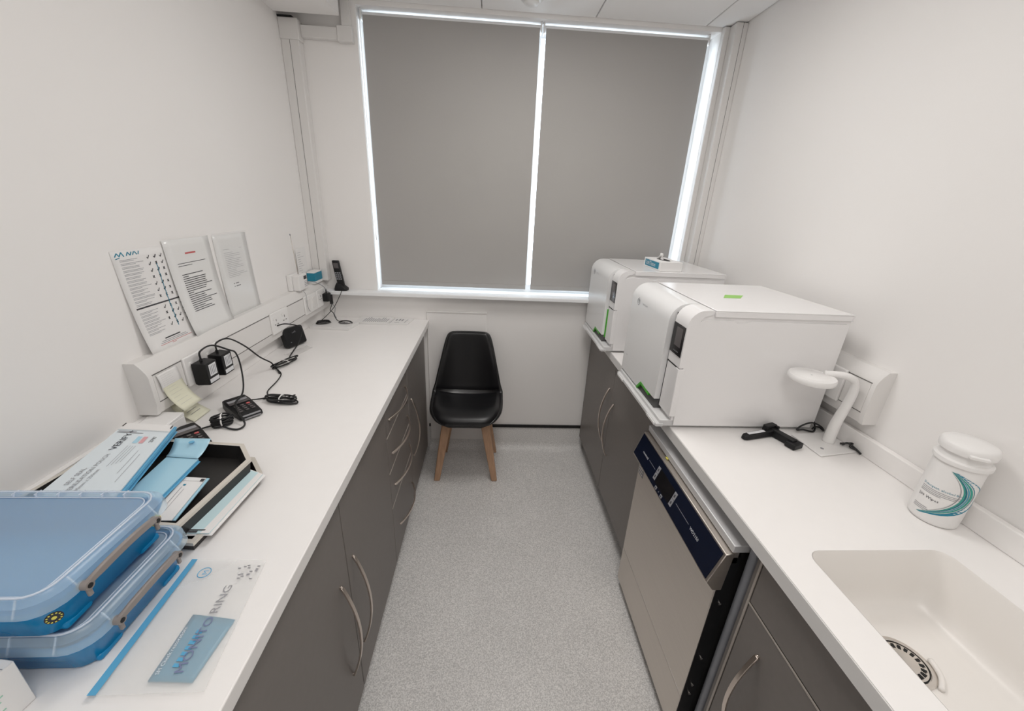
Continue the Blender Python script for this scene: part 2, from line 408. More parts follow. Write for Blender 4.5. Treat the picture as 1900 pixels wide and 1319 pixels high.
# vertical corner trunking, left and right of the window
def corner_trunk(x0, x1, y0, z0, z1, lab, seam):
    t = thing('corner_trunking', lab, 'cable trunking', ((x0+x1)/2, (y0+YB)/2, z0))
    MB().box(x0, x1, y0, YB, z0, z1).build('body', 'trunk', t, bevel=.003)
    MB().box(seam-.0008, seam+.0008, y0-.0006, y0+.001, z0, z1).build('seam', 'groove', t)
    return t
t = corner_trunk(WL, -.905, YB-.050, 1.123, 2.232, 'vertical white cable trunking in the corner left of the window', -.945)
MB().box(WL, -.899, YB-.056, YB, 2.226, 2.308).build('elbow_cap', 'trunk', t, bevel=.003)
MB().box(-.899, -.735, YB-.030, YB, 2.245, 2.292).build('cross_run', 'trunk', t, bevel=.002)
MB().box(-.735, -.665, YB-.034, YB, 2.238, 2.30).build('tee_cap', 'trunk', t, bevel=.003)
MB().box(-.712, -.672, YB-.030, YB, 2.30, CE).build('riser', 'trunk', t, bevel=.002)
MB().box(WL+.001, -.92, YB-.058, YB-.004, 2.3085, 2.3145).build('shadow_gap', 'blackm', t)
t = corner_trunk(1.118, WR, YB-.085, 1.069, CE-.004, 'vertical white cable trunking in the corner right of the window', 1.150)
MB().box(1.092, 1.118, YB-.03, YB, 1.069, CE-.004).build('side_strip', 'trunk', t, bevel=.003)
# smoke detector
sd = thing('smoke_detector', 'round white detector on the ceiling above the window', 'detector', (.150, 2.15, CE))
MB().lathe([(.052, 0), (.052, -.006), (.048, -.010), (.040, -.014)], .150, 2.15, 32, CE).build('base', 'white', sd, smooth=True, angle=R(50))
MB().lathe([(.034, -.012), (.034, -.022), (.024, -.028), (.006, -.030)], .150, 2.15, 32, CE).build('sensor_head', 'white', sd, smooth=True, angle=R(50))
# access panel on the back wall behind the chair
wp = thing('wall_panel', 'white rectangular panel fixed to the back wall behind the chair', 'panel', (-.195, YB, .07))
MB().box(-.370, -.016, YB-.014, YB, .072, .955).build('board', 'wall', wp, bevel=.002, seg=1)
MB().box(-.372, -.014, YB-.018, YB, .949, .957).build('top_lip', 'wall', wp, bevel=.001, seg=1)

# ------------------------------------------------------------------ worktops
TH = .034
lw = thing('worktop', 'long white worktop on the left with boxes, cables and folders on it', 'worktop', (-.67, .6, H-TH))
MB().box(WL, XL, YF+.35, YB-.001, H-TH, H).build('slab', 'top', lw, bevel=.0025)
MB().box(WL, WL+.014, YF+.35, YB-.001, H, .957).build('upstand', 'top', lw, bevel=.002)
rw = thing('worktop', 'white worktop on the right with the sink and the two white machines', 'worktop', (.9, .6, H-TH))
sx0, sx1, sy0, sy1 = .698, 1.022, .135, .612
NI = 5
inner = rrect(sx0, sx1, sy0, sy1, .030, H, NI); x0, x1, y0, y1 = XR, WR-.001, YF+.35, YB-.001
oc = [(x1, y1, H), (x0, y1, H), (x0, y0, H), (x1, y0, H)]
mb = MB(); vs = inner+oc; n = len(inner); fs = []
for c in range(4):
    for i in range(NI): fs.append((n+c, c*(NI+1)+i+1, c*(NI+1)+i))
    e = c*(NI+1)+NI; nx = ((c+1) % 4)*(NI+1)
    fs.append((n+c, n+(c+1) % 4, nx, e))
mb.add(vs, fs)
k = len(mb.v); mb.v += [Vector(p)-Vector((0, 0, TH)) for p in oc]
for c in range(4): mb.f.append((n+c, k+c, k+(c+1) % 4, n+(c+1) % 4))
ki = len(mb.v); mb.v += [Vector(p)-Vector((0, 0, TH)) for p in inner]
mb.f += [tuple((f[0]-n+k,)+tuple(i-n+k if i >= n else i+ki for i in f[1:]))[::-1] for f in fs]
for i in range(n): mb.f.append((i, (i+1) % n, ki+(i+1) % n, ki+i))
mb.build('slab', 'top', rw)
MB().box(XR-.0015, XR+.002, YF+.35, YB-.001, H-TH-.004, H-.0015).build('front_edge', 'topedge', rw, bevel=.001, seg=1)
MB().box(WR-.020, WR-.001, YF+.35, YB-.001, H, .959).build('upstand', 'top', rw, bevel=.003)
def rr(ins, r, z): return rrect(sx0+ins+.0004, sx1-ins-.0004, sy0+ins+.0004, sy1-ins-.0004, r, z, NI)
bs = MB().loft([rr(0, .030, H), rr(.002, .030, H-.004), rr(.010, .036, .80), rr(.014, .042, .775), rr(.026, .05, .757), rr(.05, .04, .7525)], False, True)
basin = bs.build('sink_basin', 'ivory', rw, smooth=True, angle=R(60), fixn=False)
dx, dy, dz = .846, .474, .753
MB().lathe([(.050, 0), (.050, .002), (.046, .0035), (.041, .003), (.041, -.004)], dx, dy, 36, dz).build('drain_flange', 'steelb', basin, smooth=True, angle=R(40))
MB().lathe([(.0375, .0), (.0375, .003), (.030, .004), (.020, .0055), (.008, .006)], dx, dy, 36, dz).build('strainer', 'steelb', basin, smooth=True, angle=R(40))
for q in range(18):
    a = 2*math.pi*q/18; c, s_ = math.cos(a), math.sin(a); hm = MB()
    for rr_, w_ in ((.0265, .0022), (.0345, .0030)): pass
    p = lambda r, w: (dx+r*c-w*s_, dy+r*s_+w*c, dz+.0052)
    hm.quad(p(.0245, -.0026), p(.0335, -.0032), p(.0335, .0032), p(.0245, .0026)).build('strainer_slot', 'blackm', basin)
MB().lathe([(.0395, .0006), (.0395, .0011), (.0385, .0011), (.0385, .0006)], dx, dy, 32, dz+.002).build('gap_ring', 'blackm', basin)
MB().tube(spline([(dx+.022, dy-.052, dz+.004), (dx+.045, dy-.030, dz+.005), (dx+.056, dy, dz+.005)], 6), .005, 8).build('drain_cover_edge', 'ivory', basin, smooth=True)

# ------------------------------------------------------------------ cabinets
def bow_handle(p0, p1, out, parent, r=.0055, bow=.034):
    p0, p1, out = Vector(p0), Vector(p1), Vector(out)
    pts = []
    for i in range(15):
        t = i/14; pts.append(p0.lerp(p1, t)+out*(.004+bow*(1-(2*t-1)**2)))
    d = (p1-p0).normalized(); wv = d.cross(out).normalized(); m = MB(); k = 0; rings = []
    for i, p in enumerate(pts):
        a = pts[max(0, i-1)]; b_ = pts[min(14, i+1)]; tg = (b_-a).normalized(); nn = tg.cross(wv)
        rings.append([p+wv*r+nn*.0028, p-wv*r+nn*.0028, p-wv*r-nn*.0028, p+wv*r-nn*.0028])
    m.loft(rings)
    m.tube([p0-out*.001, p0+out*.006], .0045, 8); m.tube([p1-out*.001, p1+out*.006], .0045, 8)
    return m.build('handle', 'handle', parent, bevel=.001, seg=1)
def left_unit(name, lab, y0, y1, fronts, zb=.075):
    """fronts: list of (y0,y1,z0,z1,handle) ; the cabinet stands against the left wall"""
    xf = XL-.020
    t = thing(name, lab, 'cabinet', (-.67, (y0+y1)/2, 0))
    MB().box(WL+.02, xf-.020, y0+.001, y1-.001, zb+.03, H-TH-.002).build('carcass', 'cabin', t)
    MB().box(xf-.070, xf-.055, y0+.001, y1-.001, 0.001, zb+.03).build('plinth', 'cabin', t)
    for (a, b_, z0, z1, hd) in fronts:
        nm = 'drawer' if hd[0] == 'h' else 'door'
        d = MB().box(xf-.019, xf, a+.0018, b_-.0018, z0+.0018, z1-.0018).build(nm, 'cab', t, bevel=.0012, seg=1)
        if hd[0] == 'h' and z1 < .8: MB().box(xf-.010, xf+.0006, a+.002, b_-.002, z1-.0042, z1-.0016).build('edge_strip', 'edging', d)
        if hd[0] == 'h':
            bow_handle((xf, hd[1], hd[3]), (xf, hd[2], hd[3]), (1, 0, 0), d)
        elif hd[0] == 'v':
            bow_handle((xf, hd[1], hd[2]), (xf, hd[1], hd[3]), (1, 0, 0), d)
    return t
ZT = H-TH-.006
left_unit('base_cabinet', 'grey double door base cabinet nearest the camera under the left worktop', .355, 1.305,
          [(.355, .832, .075, ZT, ('v', .772, .24, .60)), (.832, 1.305, .075, ZT, ('v', .872, .235, .60))])
left_unit('drawer_cabinet', 'grey four drawer cabinet under the left worktop', 1.305, 1.705,
          [(1.305, 1.705, .712, ZT, ('h', 1.345, 1.64, .775)), (1.305, 1.705, .548, .712, ('h', 1.36, 1.655, .612)),
           (1.305, 1.705, .375, .548, ('h', 1.365, 1.66, .452)), (1.305, 1.705, .075, .375, ('h', 1.40, 1.68, .205))])
left_unit('base_cabinet', 'grey single door base cabinet beside the chair under the left worktop', 1.705, 2.205,
          [(1.705, 2.205, .075, ZT, ('v', 1.762, .315, .645))])
left_unit('base_cabinet', 'grey base cabinet at the very near end of the left worktop', -.45, .355,
          [(-.45, .355, .075, ZT, ('v', -.38, .24, .60))])
MB().box(-.60, XL-.030, 2.212, 2.290, .10, ZT).build('x', 'wall')
fl = bpy.data.objects['x']; fl.name = 'filler_panel'; fl.data.name = 'filler_panel'
tag(fl, 'pale vertical filler between the left cabinets and the back wall', 'panel')

def right_unit(name, lab, y0, y1, fronts, zb=.11, side=False):
    xf = XR+.020
    t = thing(name, lab, 'cabinet', (.90, (y0+y1)/2, 0))
    top = .70 if side else H-TH-.004
    MB().box(xf+.020, WR-.02, y0+.001, y1-.001, zb+.02, top).build('carcass', 'cabin', t)
    MB().box(xf+.055, xf+.070, y0+.001, y1-.001, .001, zb+.02).build('plinth', 'cabin', t)
    for (a, b_, z0, z1, hd) in fronts:
        d = MB().box(xf, xf+.019, a+.0018, b_-.0018, z0+.0018, z1-.0018).build('door' if hd else 'fascia', 'cab', t, bevel=.0012, seg=1)
        if hd: bow_handle((xf, hd[0], hd[1]), (xf, hd[0], hd[2]), (-1, 0, 0), d)
    return t
right_unit('base_cabinet', 'grey double door base cabinet under the far white machine', 1.262, 2.285,
           [(1.262, 1.765, .11, H-TH-.006, (1.720, .355, .655)), (1.765, 2.285, .11, H-TH-.006, (1.812, .385, .70))])
su = right_unit('sink_cabinet', 'grey sink cabinet with false fascia under the near right worktop', -.30, .632,
                [(-.30, .632, .718, H-TH-.006, None), (-.30, .632, .11, .714, (.560, .345, .635))], side=True)
MB().box(XR+.0195, XR+.0225, .6325, .6365, .11, H-TH-.006).box(XR+.0225, 1.12, .6325, .650, .11, H-TH-.006).build('end_panel', 'cab', su)
MB().box(XR+.0185, XR+.0205, .632, .6375, .11, H-TH-.006).build('edge_strip', 'edging', su)
MB().box(XR+.0188, XR+.0206, -.30, .632, .7135, .7175).build('fascia_edge_strip', 'edging', su)

# ------------------------------------------------------------------ steel washer under the right worktop
WY0, WY1 = .700, 1.255
ws = thing('instrument_washer', 'stainless steel under-counter washer with navy control panel', 'washer', (.88, .98, 0))
MB().box(.640, 1.12, WY0+.004, WY1-.004, .03, .79).build('body', 'blackm', ws)
MB().box(.602, .640, WY0, WY0+.002, .03, .78).build('side_frame', 'black', ws)
dw = MB().box(.600, .640, WY0+.002, WY1, .222, .70).build('door', 'steel', ws, bevel=.002)
MB().box(.600, .640, WY0+.002, WY1, .045, .217).build('kick_panel', 'steel', ws, bevel=.002)
MB().box(.601, .604, WY0+.002, WY1, .217, .222).build('door_gap_strip', 'steelb', ws)
# wedge shaped control console
pa, pb = (.596, .794), (.566, .700)
con = MB().prism([pa, pb, (.588, .672), (.612, .672), (.618, .796)], WY0-.004, WY1, 'Y').build('console', 'steel', ws, bevel=.0015, seg=1)
A = Vector((pa[0], 0, pa[1])); B = Vector((pb[0], 0, pb[1])); dn = (B-A).normalized(); out = Vector((dn.z, 0, -dn.x))
if out.x > 0: out = -out
def cp(y, t, lift=.0012):  # point on the slanted console face; t 0 top .. 1 bottom
    q = A.lerp(B, t)+out*lift; return (q.x, y, q.z)
pan = MB()
pan.add([cp(WY0+.004, .05, .0), cp(WY1-.006, .05, .0), cp(WY1-.006, .95, .0), cp(WY0+.004, .95, .0),
         cp(WY0+.004, .05), cp(WY1-.006, .05), cp(WY1-.006, .95), cp(WY0+.004, .95)],
        [(0, 1, 2, 3), (4, 7, 6, 5), (0, 4, 5, 1), (1, 5, 6, 2), (2, 6, 7, 3), (3, 7, 4, 0)])
pnl = pan.build('control_panel', 'navy', con)
def plate(y0, y1, t0, t1, m, nm, lift=.0022, par=None):
    return MB().add([cp(y0, t0, .001), cp(y1, t0, .001), cp(y1, t1, .001), cp(y0, t1, .001), cp(y0, t0, lift), cp(y1, t0, lift), cp(y1, t1, lift), cp(y0, t1, lift)],
             [(0, 1, 2, 3), (4, 7, 6, 5), (0, 4, 5, 1), (1, 5, 6, 2), (2, 6, 7, 3), (3, 7, 4, 0)]).build(nm, m, par or con)
plate(.955, 1.058, .26, .78, 'screen', 'display')
for yc in (1.070, .944):
    plate(yc-.0075, yc+.0075, .26, .50, 'printg', 'button', .0026); plate(yc-.0075, yc+.0075, .52, .76, 'printg', 'button', .0026)
    for tt in (.38, .64): plate(yc-.003, yc+.003, tt-.05, tt+.05, 'print', 'button_symbol', .0029)
for yc in (1.038, .996):
    plate(yc-.006, yc+.006, .82, .92, 'printg', 'small_button', .0026)
    plate(yc-.003, yc+.003, .845, .895, 'print', 'small_button_symbol', .0029)
plate(1.0155, 1.0175, .84, .89, 'printg', 'indicator', .0022)
plate(1.088, 1.140, .495, .507, 'printg', 'print_line', .0015); plate(.842, .925, .495, .507, 'printg', 'print_line', .0015)
upv = (A-B)
lettering('newmed', .0135, cp(1.196, .56), (0, -1, 0), upv, 'printw', con, lift=.0004)
lettering('WD2150', .0125, cp(.832, .56), (0, -1, 0), upv, 'printw', con, lift=.0004)
MB().box(.610, .70, WY0-.004, WY1, .800, .822).build('top_tray', 'traygrey', ws, bevel=.002)
MB().box(.618, .632, WY0, WY1, .760, .802).build('top_ledge', 'steel', ws, bevel=.001, seg=1)
MB().prism([(.606, .7975), (.613, .7985), (.613, .8005), (.606, .7995)], 1.075, 1.088, 'Y').build('warning_label', 'yellow', ws)
MB().box(.5988, .600, 1.205, 1.248, .615, .655).build('rating_label', 'printg', ws)
for q in range(3): MB().box(.5983, .5988, 1.21, 1.243, .622+.011*q, .626+.011*q).build('label_print', 'steelb', ws)
for z in (.62, .40, .28, .24, .12): MB().tube([(.622, WY0+.002, z), (.622, WY0-.003, z)], .004, 8).build('screw', 'steelb', ws)
for y in (WY0+.05, WY1-.05):
    for x in (.68, 1.05): MB().tube([(x, y, .001), (x, y, .035)], .015, 10).build('foot', 'black', ws)
pp = thing('waste_pipe', 'grey upright pipe between the steel washer and sink cabinet', 'pipe', (.657, .6785, 0))
MB().tube([(.657, .6785, .001), (.657, .6785, .862)], .0145, 16).build('tube', 'pipe', pp, smooth=True, angle=R(50))
MB().tube([(.657, .6785, .10), (.657, .6785, .13)], .0165, 16).build('collar', 'pipe', pp, smooth=True, angle=R(50))

# ------------------------------------------------------------------ the two tabletop sterilisers
AY = 1.105; AW = .44; XF = .596; XBK = 1.106; ZB0 = H; ZTOP = 1.305
au = thing('steriliser', 'white tabletop steriliser nearest the camera, green sticker on its lid', 'steriliser', (.86, AY+AW/2, H))
def hood_profile(ins=0., x1=XBK, zb=.928):
    r = .052-ins; p = [(x1, zb), (XF+ins+.008, zb), (XF+ins, 1.15), (XF+ins, ZTOP-ins-r)]
    for a in (15, 30, 45, 60, 75, 90): p.append((XF+ins+r-r*math.cos(R(a)), ZTOP-ins-r+r*math.sin(R(a))))
    p += [(x1-.006, ZTOP-ins), (x1, ZTOP-ins-.012)]
    return p
# main housing with side panels slightly inset, top cover proud
MB().prism(hood_profile(.004), AY+.004, AY+AW-.004, 'Y').build('housing', 'auto', au, smooth=True, angle=R(35))
# side cover: raised sheet on the near and far sides with the lid lip above
for ys, yd in ((AY, .0045), (AY+AW-.0045, .0045)):
    pr = [(XBK-.012, .912), (XF+.020, .912), (XF+.012, 1.15), (XF+.012, 1.222)]
    r = .045
    for a in (15, 30, 45, 60, 75, 90): pr.append((XF+.012+r-r*math.cos(R(a)), 1.222+r*math.sin(R(a))*1.18))
    pr += [(.735, 1.2745), (.745, 1.268), (.775, 1.268), (.785, 1.2745), (XBK-.012, 1.2745)]
    MB().prism(pr, ys, ys+yd, 'Y').build('side_panel', 'auto', au, bevel=.001, seg=1)
lid = MB().prism([(.672, ZTOP-.003), (.672, ZTOP+.001), (XBK-.003, ZTOP+.001), (XBK+.002, ZTOP-.006), (XBK+.002, ZTOP-.020), (XBK-.004, ZTOP-.020), (XBK-.004, ZTOP-.003)], AY-.003, AY+AW+.003, 'Y')
lid.box(.672, XBK-.004, AY-.003, AY+.004, ZTOP-.020, ZTOP-.003); lid.box(.672, XBK-.004, AY+AW-.004, AY+AW+.003, ZTOP-.020, ZTOP-.003)
lid.build('top_cover', 'auto', au, bevel=.0012, seg=1)
MB().box(.668, .671, AY+.03, AY+AW-.03, ZTOP-.005, ZTOP-.0035).build('cover_joint', 'groove', au)
# control column on the right of the front (near side)
CY0, CY1 = AY-.001, AY+.082
col = []
def skin(y0, y1, off, z0, z1=None, r=.050):
    x = XF-off; zt = ZTOP-.001
    p = [(x+.02, z0), (x, z0), (x, zt-r)]
    for a in (15, 30, 45, 60, 75, 90): p.append((x+r-r*math.cos(R(a)), zt-r+r*math.sin(R(a))))
    p += [(.667, zt), (.667, zt-.012), (x+.045, zt-.02), (x+.02, zt-r-.01)]
    return MB().prism(p, y0, y1, 'Y')
skin(CY0, CY1, .001, 1.118).build('control_column', 'auto', au, smooth=True, angle=R(35), bevel=.0)
MB().box(XF-.001, XF+.02, CY0, CY1, .945, 1.113).build('service_flap', 'auto', au, bevel=.002)
MB().box(XF-.0015, XF+.0, CY0+.02, CY1, 1.1135, 1.1165).build('flap_gap', 'blackm', au)
dsp = MB().box(XF-.0035, XF-.0005, CY0+.006, CY1-.001, 1.150, 1.247).build('display', 'screen', au, bevel=.001, seg=1)
MB().box(XF-.0042, XF-.0033, CY0+.016, CY1-.026, 1.178, 1.238).build('lcd', 'lcd', dsp)
for q in range(4): MB().box(XF-.0041, XF-.0034, CY0+.024+.009*q, CY0+.027+.009*q, 1.160, 1.163).build('icon', 'printg', dsp)
# door panel
DY0, DY1 = CY1+.006, AY+AW
MB().box(XF+.004, XF+.012, CY1, DY0+.012, .945, ZTOP-.03).build('door_gap', 'blackm', au)
door = skin(DY0, DY1, .019, .965, r=.060).build('door', 'autod', au, smooth=True, angle=R(35))
# lower part of the door with the grip opening
xd = XF-.019
dl = MB().prism([(DY0+.128, .9655), (DY0+.160, .935), (DY1, .935), (DY1, .9655)], xd, xd+.02, 'X')
dl.build('door_skirt', 'autod', au)
gp = [(xd+.001, DY0+.164, .930), (xd+.001, DY0+.130, .964), (xd+.001, DY0+.050, .957)]
gm = MB()
for a, b_ in zip(gp[:-1], gp[1:]):
    a, b_ = Vector(a), Vector(b_); d = (b_-a).normalized(); nn = Vector((0, -d.z, d.y))
    pts = [a-nn*.005, b_-nn*.005, b_+nn*.004, a+nn*.004]
    gm.add([p+Vector((-.002, 0, 0)) for p in pts]+[p+Vector((.03, 0, 0)) for p in pts], [(0, 1, 2, 3), (7, 6, 5, 4), (0, 4, 5, 1), (1, 5, 6, 2), (2, 6, 7, 3), (3, 7, 4, 0)])
gm.build('door_grip', 'green', au)
MB().prism([(xd+.004, .9275), (XF+.018, .9275), (XF+.018, .964), (xd+.020, .964)], DY0, DY1-.002, 'Y').build('grip_recess', 'recess', au)
MB().box(.572, XBK-.004, AY+.006, AY+AW-.006, .905, .929).build('base', 'autob', au, bevel=.003)
MB().box(.560, .585, AY+.004, AY+AW-.004, .9035, .916).build('drip_lip', 'autob', au, bevel=.002)
for yy in (AY+.05, AY+AW-.05):
    MB().box(.5575, .562, yy-.035, yy+.035, .9035, .913).build('lip_clip', 'auto', au, bevel=.001, seg=1)
    for xx in (.66, 1.07): MB().tube([(xx, yy, H+.0005), (xx, yy, .908)], .012, 10).build('foot', 'black', au)
# emblem and name on the door
hx = MB(); pts = [Vector((xd-.0006, AY+AW-.075+.0125*math.sin(R(60*i)), 1.243+.0145*math.cos(R(60*i)))) for i in range(6)]
hx.tube(pts, .0007, 4, closed=True)
for dy, dz, l in ((-.004, .004, .004), (.004, .004, .004), (0, -.003, .004)): hx.box(xd-.0008, xd-.0002, AY+AW-.075+dy-.0012, AY+AW-.075+dy+.0012, 1.243+dz-l, 1.243+dz+l)
hx.build('emblem', 'printg', au)
lettering('VACUCLAVE', .0085, (xd, AY+AW-.118, 1.240), (0, -1, 0), (0, 0, 1), 'printg', au, lift=.0006)
lettering('118', .010, (xd, AY+AW-.028, 1.005), (0, -1, 0), (0, 0, 1), 'printg', au, lift=.0006)
MB().box(XBK, XBK+.008, AY+.06, AY+AW-.06, .96, 1.20).build('rear_grille', 'blackm', au)
au2 = dup(au, (.86, AY+AW/2+.705, H), 0, 'white tabletop steriliser beside the window with a tissue box on top')
MB().box(XF-.006, XF+.003, AY+.705+.083, AY+.705+.088, .955, 1.10).build('door_seal', 'green', au2)
au['group'] = au2['group'] = 'white sterilisers on the right worktop'
st = MB().add([(.795, 1.285, ZTOP+.0012), (.855, 1.285, ZTOP+.0012), (.895, 1.335, ZTOP+.0012), (.828, 1.335, ZTOP+.0012), (.795, 1.285, ZTOP+.0018), (.855, 1.285, ZTOP+.0018), (.895, 1.335, ZTOP+.0018), (.828, 1.335, ZTOP+.0018)],
        [(3, 2, 1, 0), (4, 5, 6, 7), (0, 1, 5, 4), (1, 2, 6, 5), (2, 3, 7, 6), (3, 0, 4, 7)]).build('sticker', 'sticker', au)
st['label'] = 'green paper sticker'
# tissue box on the far steriliser
tb = thing('tissue_box', 'white tissue box with blue side label on the far steriliser', 'tissue box', (.842, 1.925, ZTOP+.0015), R(2))
MB().box(-.054, .054, -.095, .095, 0, .043).build('carton', 'paper', tb, local=True, bevel=.0015, seg=1)
MB().box(-.0548, -.054, -.078, .080, .007, .037).build('side_label', 'teal', tb, local=True)
MB().add([(.022*math.cos(R(i*20)), .06*math.sin(R(i*20)), .0436) for i in range(18)], [tuple(range(18))]).build('opening', 'blackm', tb, local=True)
def tissue(u, v):
    a = (u-.5)*2; w = .030*(1-v*.7)
    return (-.006+.008*math.sin(a*4+v*3)*(1-v*.4), .012+a*w+.004*math.sin(v*7), .038+v*.034)
MB().grid(tissue, 12, 8).build('tissue', 'paper', tb, local=True, smooth=True, solid=.0008)
lettering('SoftTissue', .028, MX[tb] @ Vector((-.0548, .068, .014)), MX[tb].to_3x3() @ Vector((0, -1, 0)), (0, 0, 1), 'printw', tb, squeeze=.95)

# ------------------------------------------------------------------ lamp, tray lifter and wipes on the right worktop
lp = thing('desk_lamp', 'white desk lamp with round head and curved neck', 'lamp', (1.075, 1.025, H))
bz = MB(); bz.loft([[(1.012, .952, H+.001), (1.145, .975, H+.001), (1.145, 1.090, H+.001), (1.006, 1.072, H+.001)], [(1.012, .952, H+.006), (1.145, .975, H+.006), (1.145, 1.090, H+.006), (1.006, 1.072, H+.006)]])
bz.build('base', 'white', lp, bevel=.002)
stem = spline([(1.098, 1.030, .905), (1.096, 1.027, .97), (1.102, 1.023, 1.03), (1.105, 1.019, 1.084), (1.096, 1.018, 1.122), (1.07, 1.02, 1.138), (1.045, 1.030, 1.140), (1.015, 1.04, 1.137)], 6)
MB().tube(stem, [.0165-.006*min(1, i/26) for i in range(len(stem))], 14).build('neck', 'white', lp, smooth=True)
hd = MB().lathe([(.060, 0), (.0625, .003), (.0625, .013), (.060, .017), (.050, .018), (.047, .0172), (.044, .019), (.002, .0195)], .972, 1.034, 40, 1.118)
hd.build('head', 'white', lp, smooth=True, angle=R(50))
MB().lathe([(.053, 0), (.053, .002)], .972, 1.034, 36, 1.1165).build('light_diffuser', 'paper', lp)
MB().lathe([(.0035, 0), (.003, .0012)], .965, 1.03, 12, 1.1373).build('head_button', 'autob', lp)
MB().lathe([(.005, 0), (.005, .0006)], 1.045, .99, 14, H+.0062).build('touch_switch', 'printg', lp)
lc = MB()
lc.tube(spline([(1.122, 1.005, .911), (1.134, 1.0, .920), (1.143, .985, .914), (1.147, .962, .906)], 6), .0032, 6)
lc.tube(spline([(1.122, 1.012, .911), (1.136, 1.008, .914), (1.144, .995, .922), (1.134, .99, .914), (1.143, .98, .911)], 6), .003, 6)
lc.build('lamp_cable', 'rubber', lp, smooth=True)
pc = thing('power_cable', 'black cable coiled on the worktop behind the near steriliser', 'cable', (1.10, 1.11, H))
MB().tube(spline([(1.130, 1.19, .96), (1.126, 1.14, .930), (1.105, 1.096, .9045), (1.060, 1.092, .9105), (1.035, 1.088, .912), (1.052, 1.094, .925), (1.085, 1.095, .936), (1.118, 1.094, .924), (1.140, 1.098, .905), (1.142, 1.118, .9045), (1.118, 1.110, .912), (1.095, 1.096, .912)], 8), .0028, 6).build('cord', 'rubber', pc, smooth=True)
tl = thing('tray_lifter', 'black plastic tray lifting handle lying before the near steriliser', 'handle', (.90, 1.06, H))
c1, c2 = Vector((.822, 1.045, H+.010)), Vector((.935, 1.072, H+.012)); d = (c2-c1).normalized(); sN = Vector((-d.y, d.x, 0))
gr = MB()
gr.loft([[c1+d*t-sN*w+Vector((0, 0, -.009)), c1+d*t+sN*w+Vector((0, 0, -.009)), c1+d*t+sN*w*.8+Vector((0, 0, h)), c1+d*t-sN*w*.8+Vector((0, 0, h))] for t, w, h in ((0, .007, .004), (.008, .011, .008), (.03, .012, .009), (.09, .012, .010), (.118, .014, .014))])
gr.build('grip', 'black', tl, bevel=.003)
MB().add([c1+d*.016-sN*.006+Vector((0, 0, .0098)), c1+d*.082-sN*.007+Vector((0, 0, .0110)), c1+d*.082+sN*.005+Vector((0, 0, .0110)), c1+d*.016+sN*.005+Vector((0, 0, .0098))], [(0, 1, 2, 3)]).build('grip_label', 'printw', tl)
q0 = c2+Vector((0, 0, .0)); e = Vector((.03, -.085, 0)).normalized(); eN = Vector((-e.y, e.x, 0))
hm = MB()
def obb(m, c, ax, l, ay, w, z0, z1):
    c = Vector(c); P = [c+ax*a*l+ay*b_*w for a, b_ in ((-1, -1), (1, -1), (1, 1), (-1, 1))]
    m.add([(p.x, p.y, z0) for p in P]+[(p.x, p.y, z1) for p in P], [(3, 2, 1, 0), (4, 5, 6, 7), (0, 1, 5, 4), (1, 2, 6, 5), (2, 3, 7, 6), (3, 0, 4, 7)]); return m
obb(hm, (.948, 1.046, 0), e, .046, eN, .011, H+.001, H+.026); obb(hm, (.962, 1.004, 0), e, .016, eN, .021, H+.001, H+.020)
obb(hm, (.934, 1.084, 0), e, .010, eN, .022, H+.008, H+.034)
hm.build('jaw', 'black', tl, bevel=.003)
obb(MB(), (.952, 1.080, 0), e, .011, eN, .004, H+.002, H+.033).build('hook', 'black', tl, bevel=.002)

tu = thing('wipes_tub', 'white wipes tub with teal swoosh label beside the sink', 'tub', (1.100, .712, H))
TX, TY, TR = 1.103, .712, .0455
MB().lathe([(.041, 0), (.0445, .003), (TR, .010), (TR, .164), (.044, .170), (.043, .174)], TX, TY, 48, H+.0005).build('body', 'white', tu, smooth=True, angle=R(50))
MB().lathe([(.044, .163), (.0500, .165), (.0505, .170), (.0500, .174), (.0440, .177), (.0425, .184), (.0425, .196)], TX, TY, 48, H).build('collar', 'white', tu, smooth=True, angle=R(50))
cap = MB().lathe([(.043, .192), (.0490, .194), (.0500, .204), (.048, .212), (.042, .216), (.020, .2175), (.002, .2178)], TX, TY, 48, H).build('flip_cap', 'white', tu, smooth=True, angle=R(50))
va = math.atan2(0-TY, 0-TX)   # the side of the tub that faces the aisle
def onb(ang, z, l=.0005): return (TX+(TR+l)*math.cos(va+ang), TY+(TR+l)*math.sin(va+ang), H+z)
nb = MB(); obb(nb, (TX+.050*math.cos(va+.45), TY+.050*math.sin(va+.45), 0), Vector((-math.sin(va+.45), math.cos(va+.45), 0)), .016, Vector((math.cos(va+.45), math.sin(va+.45), 0)), .006, H+.196, H+.204)
nb.build('thumb_tab', 'white', cap, bevel=.002)
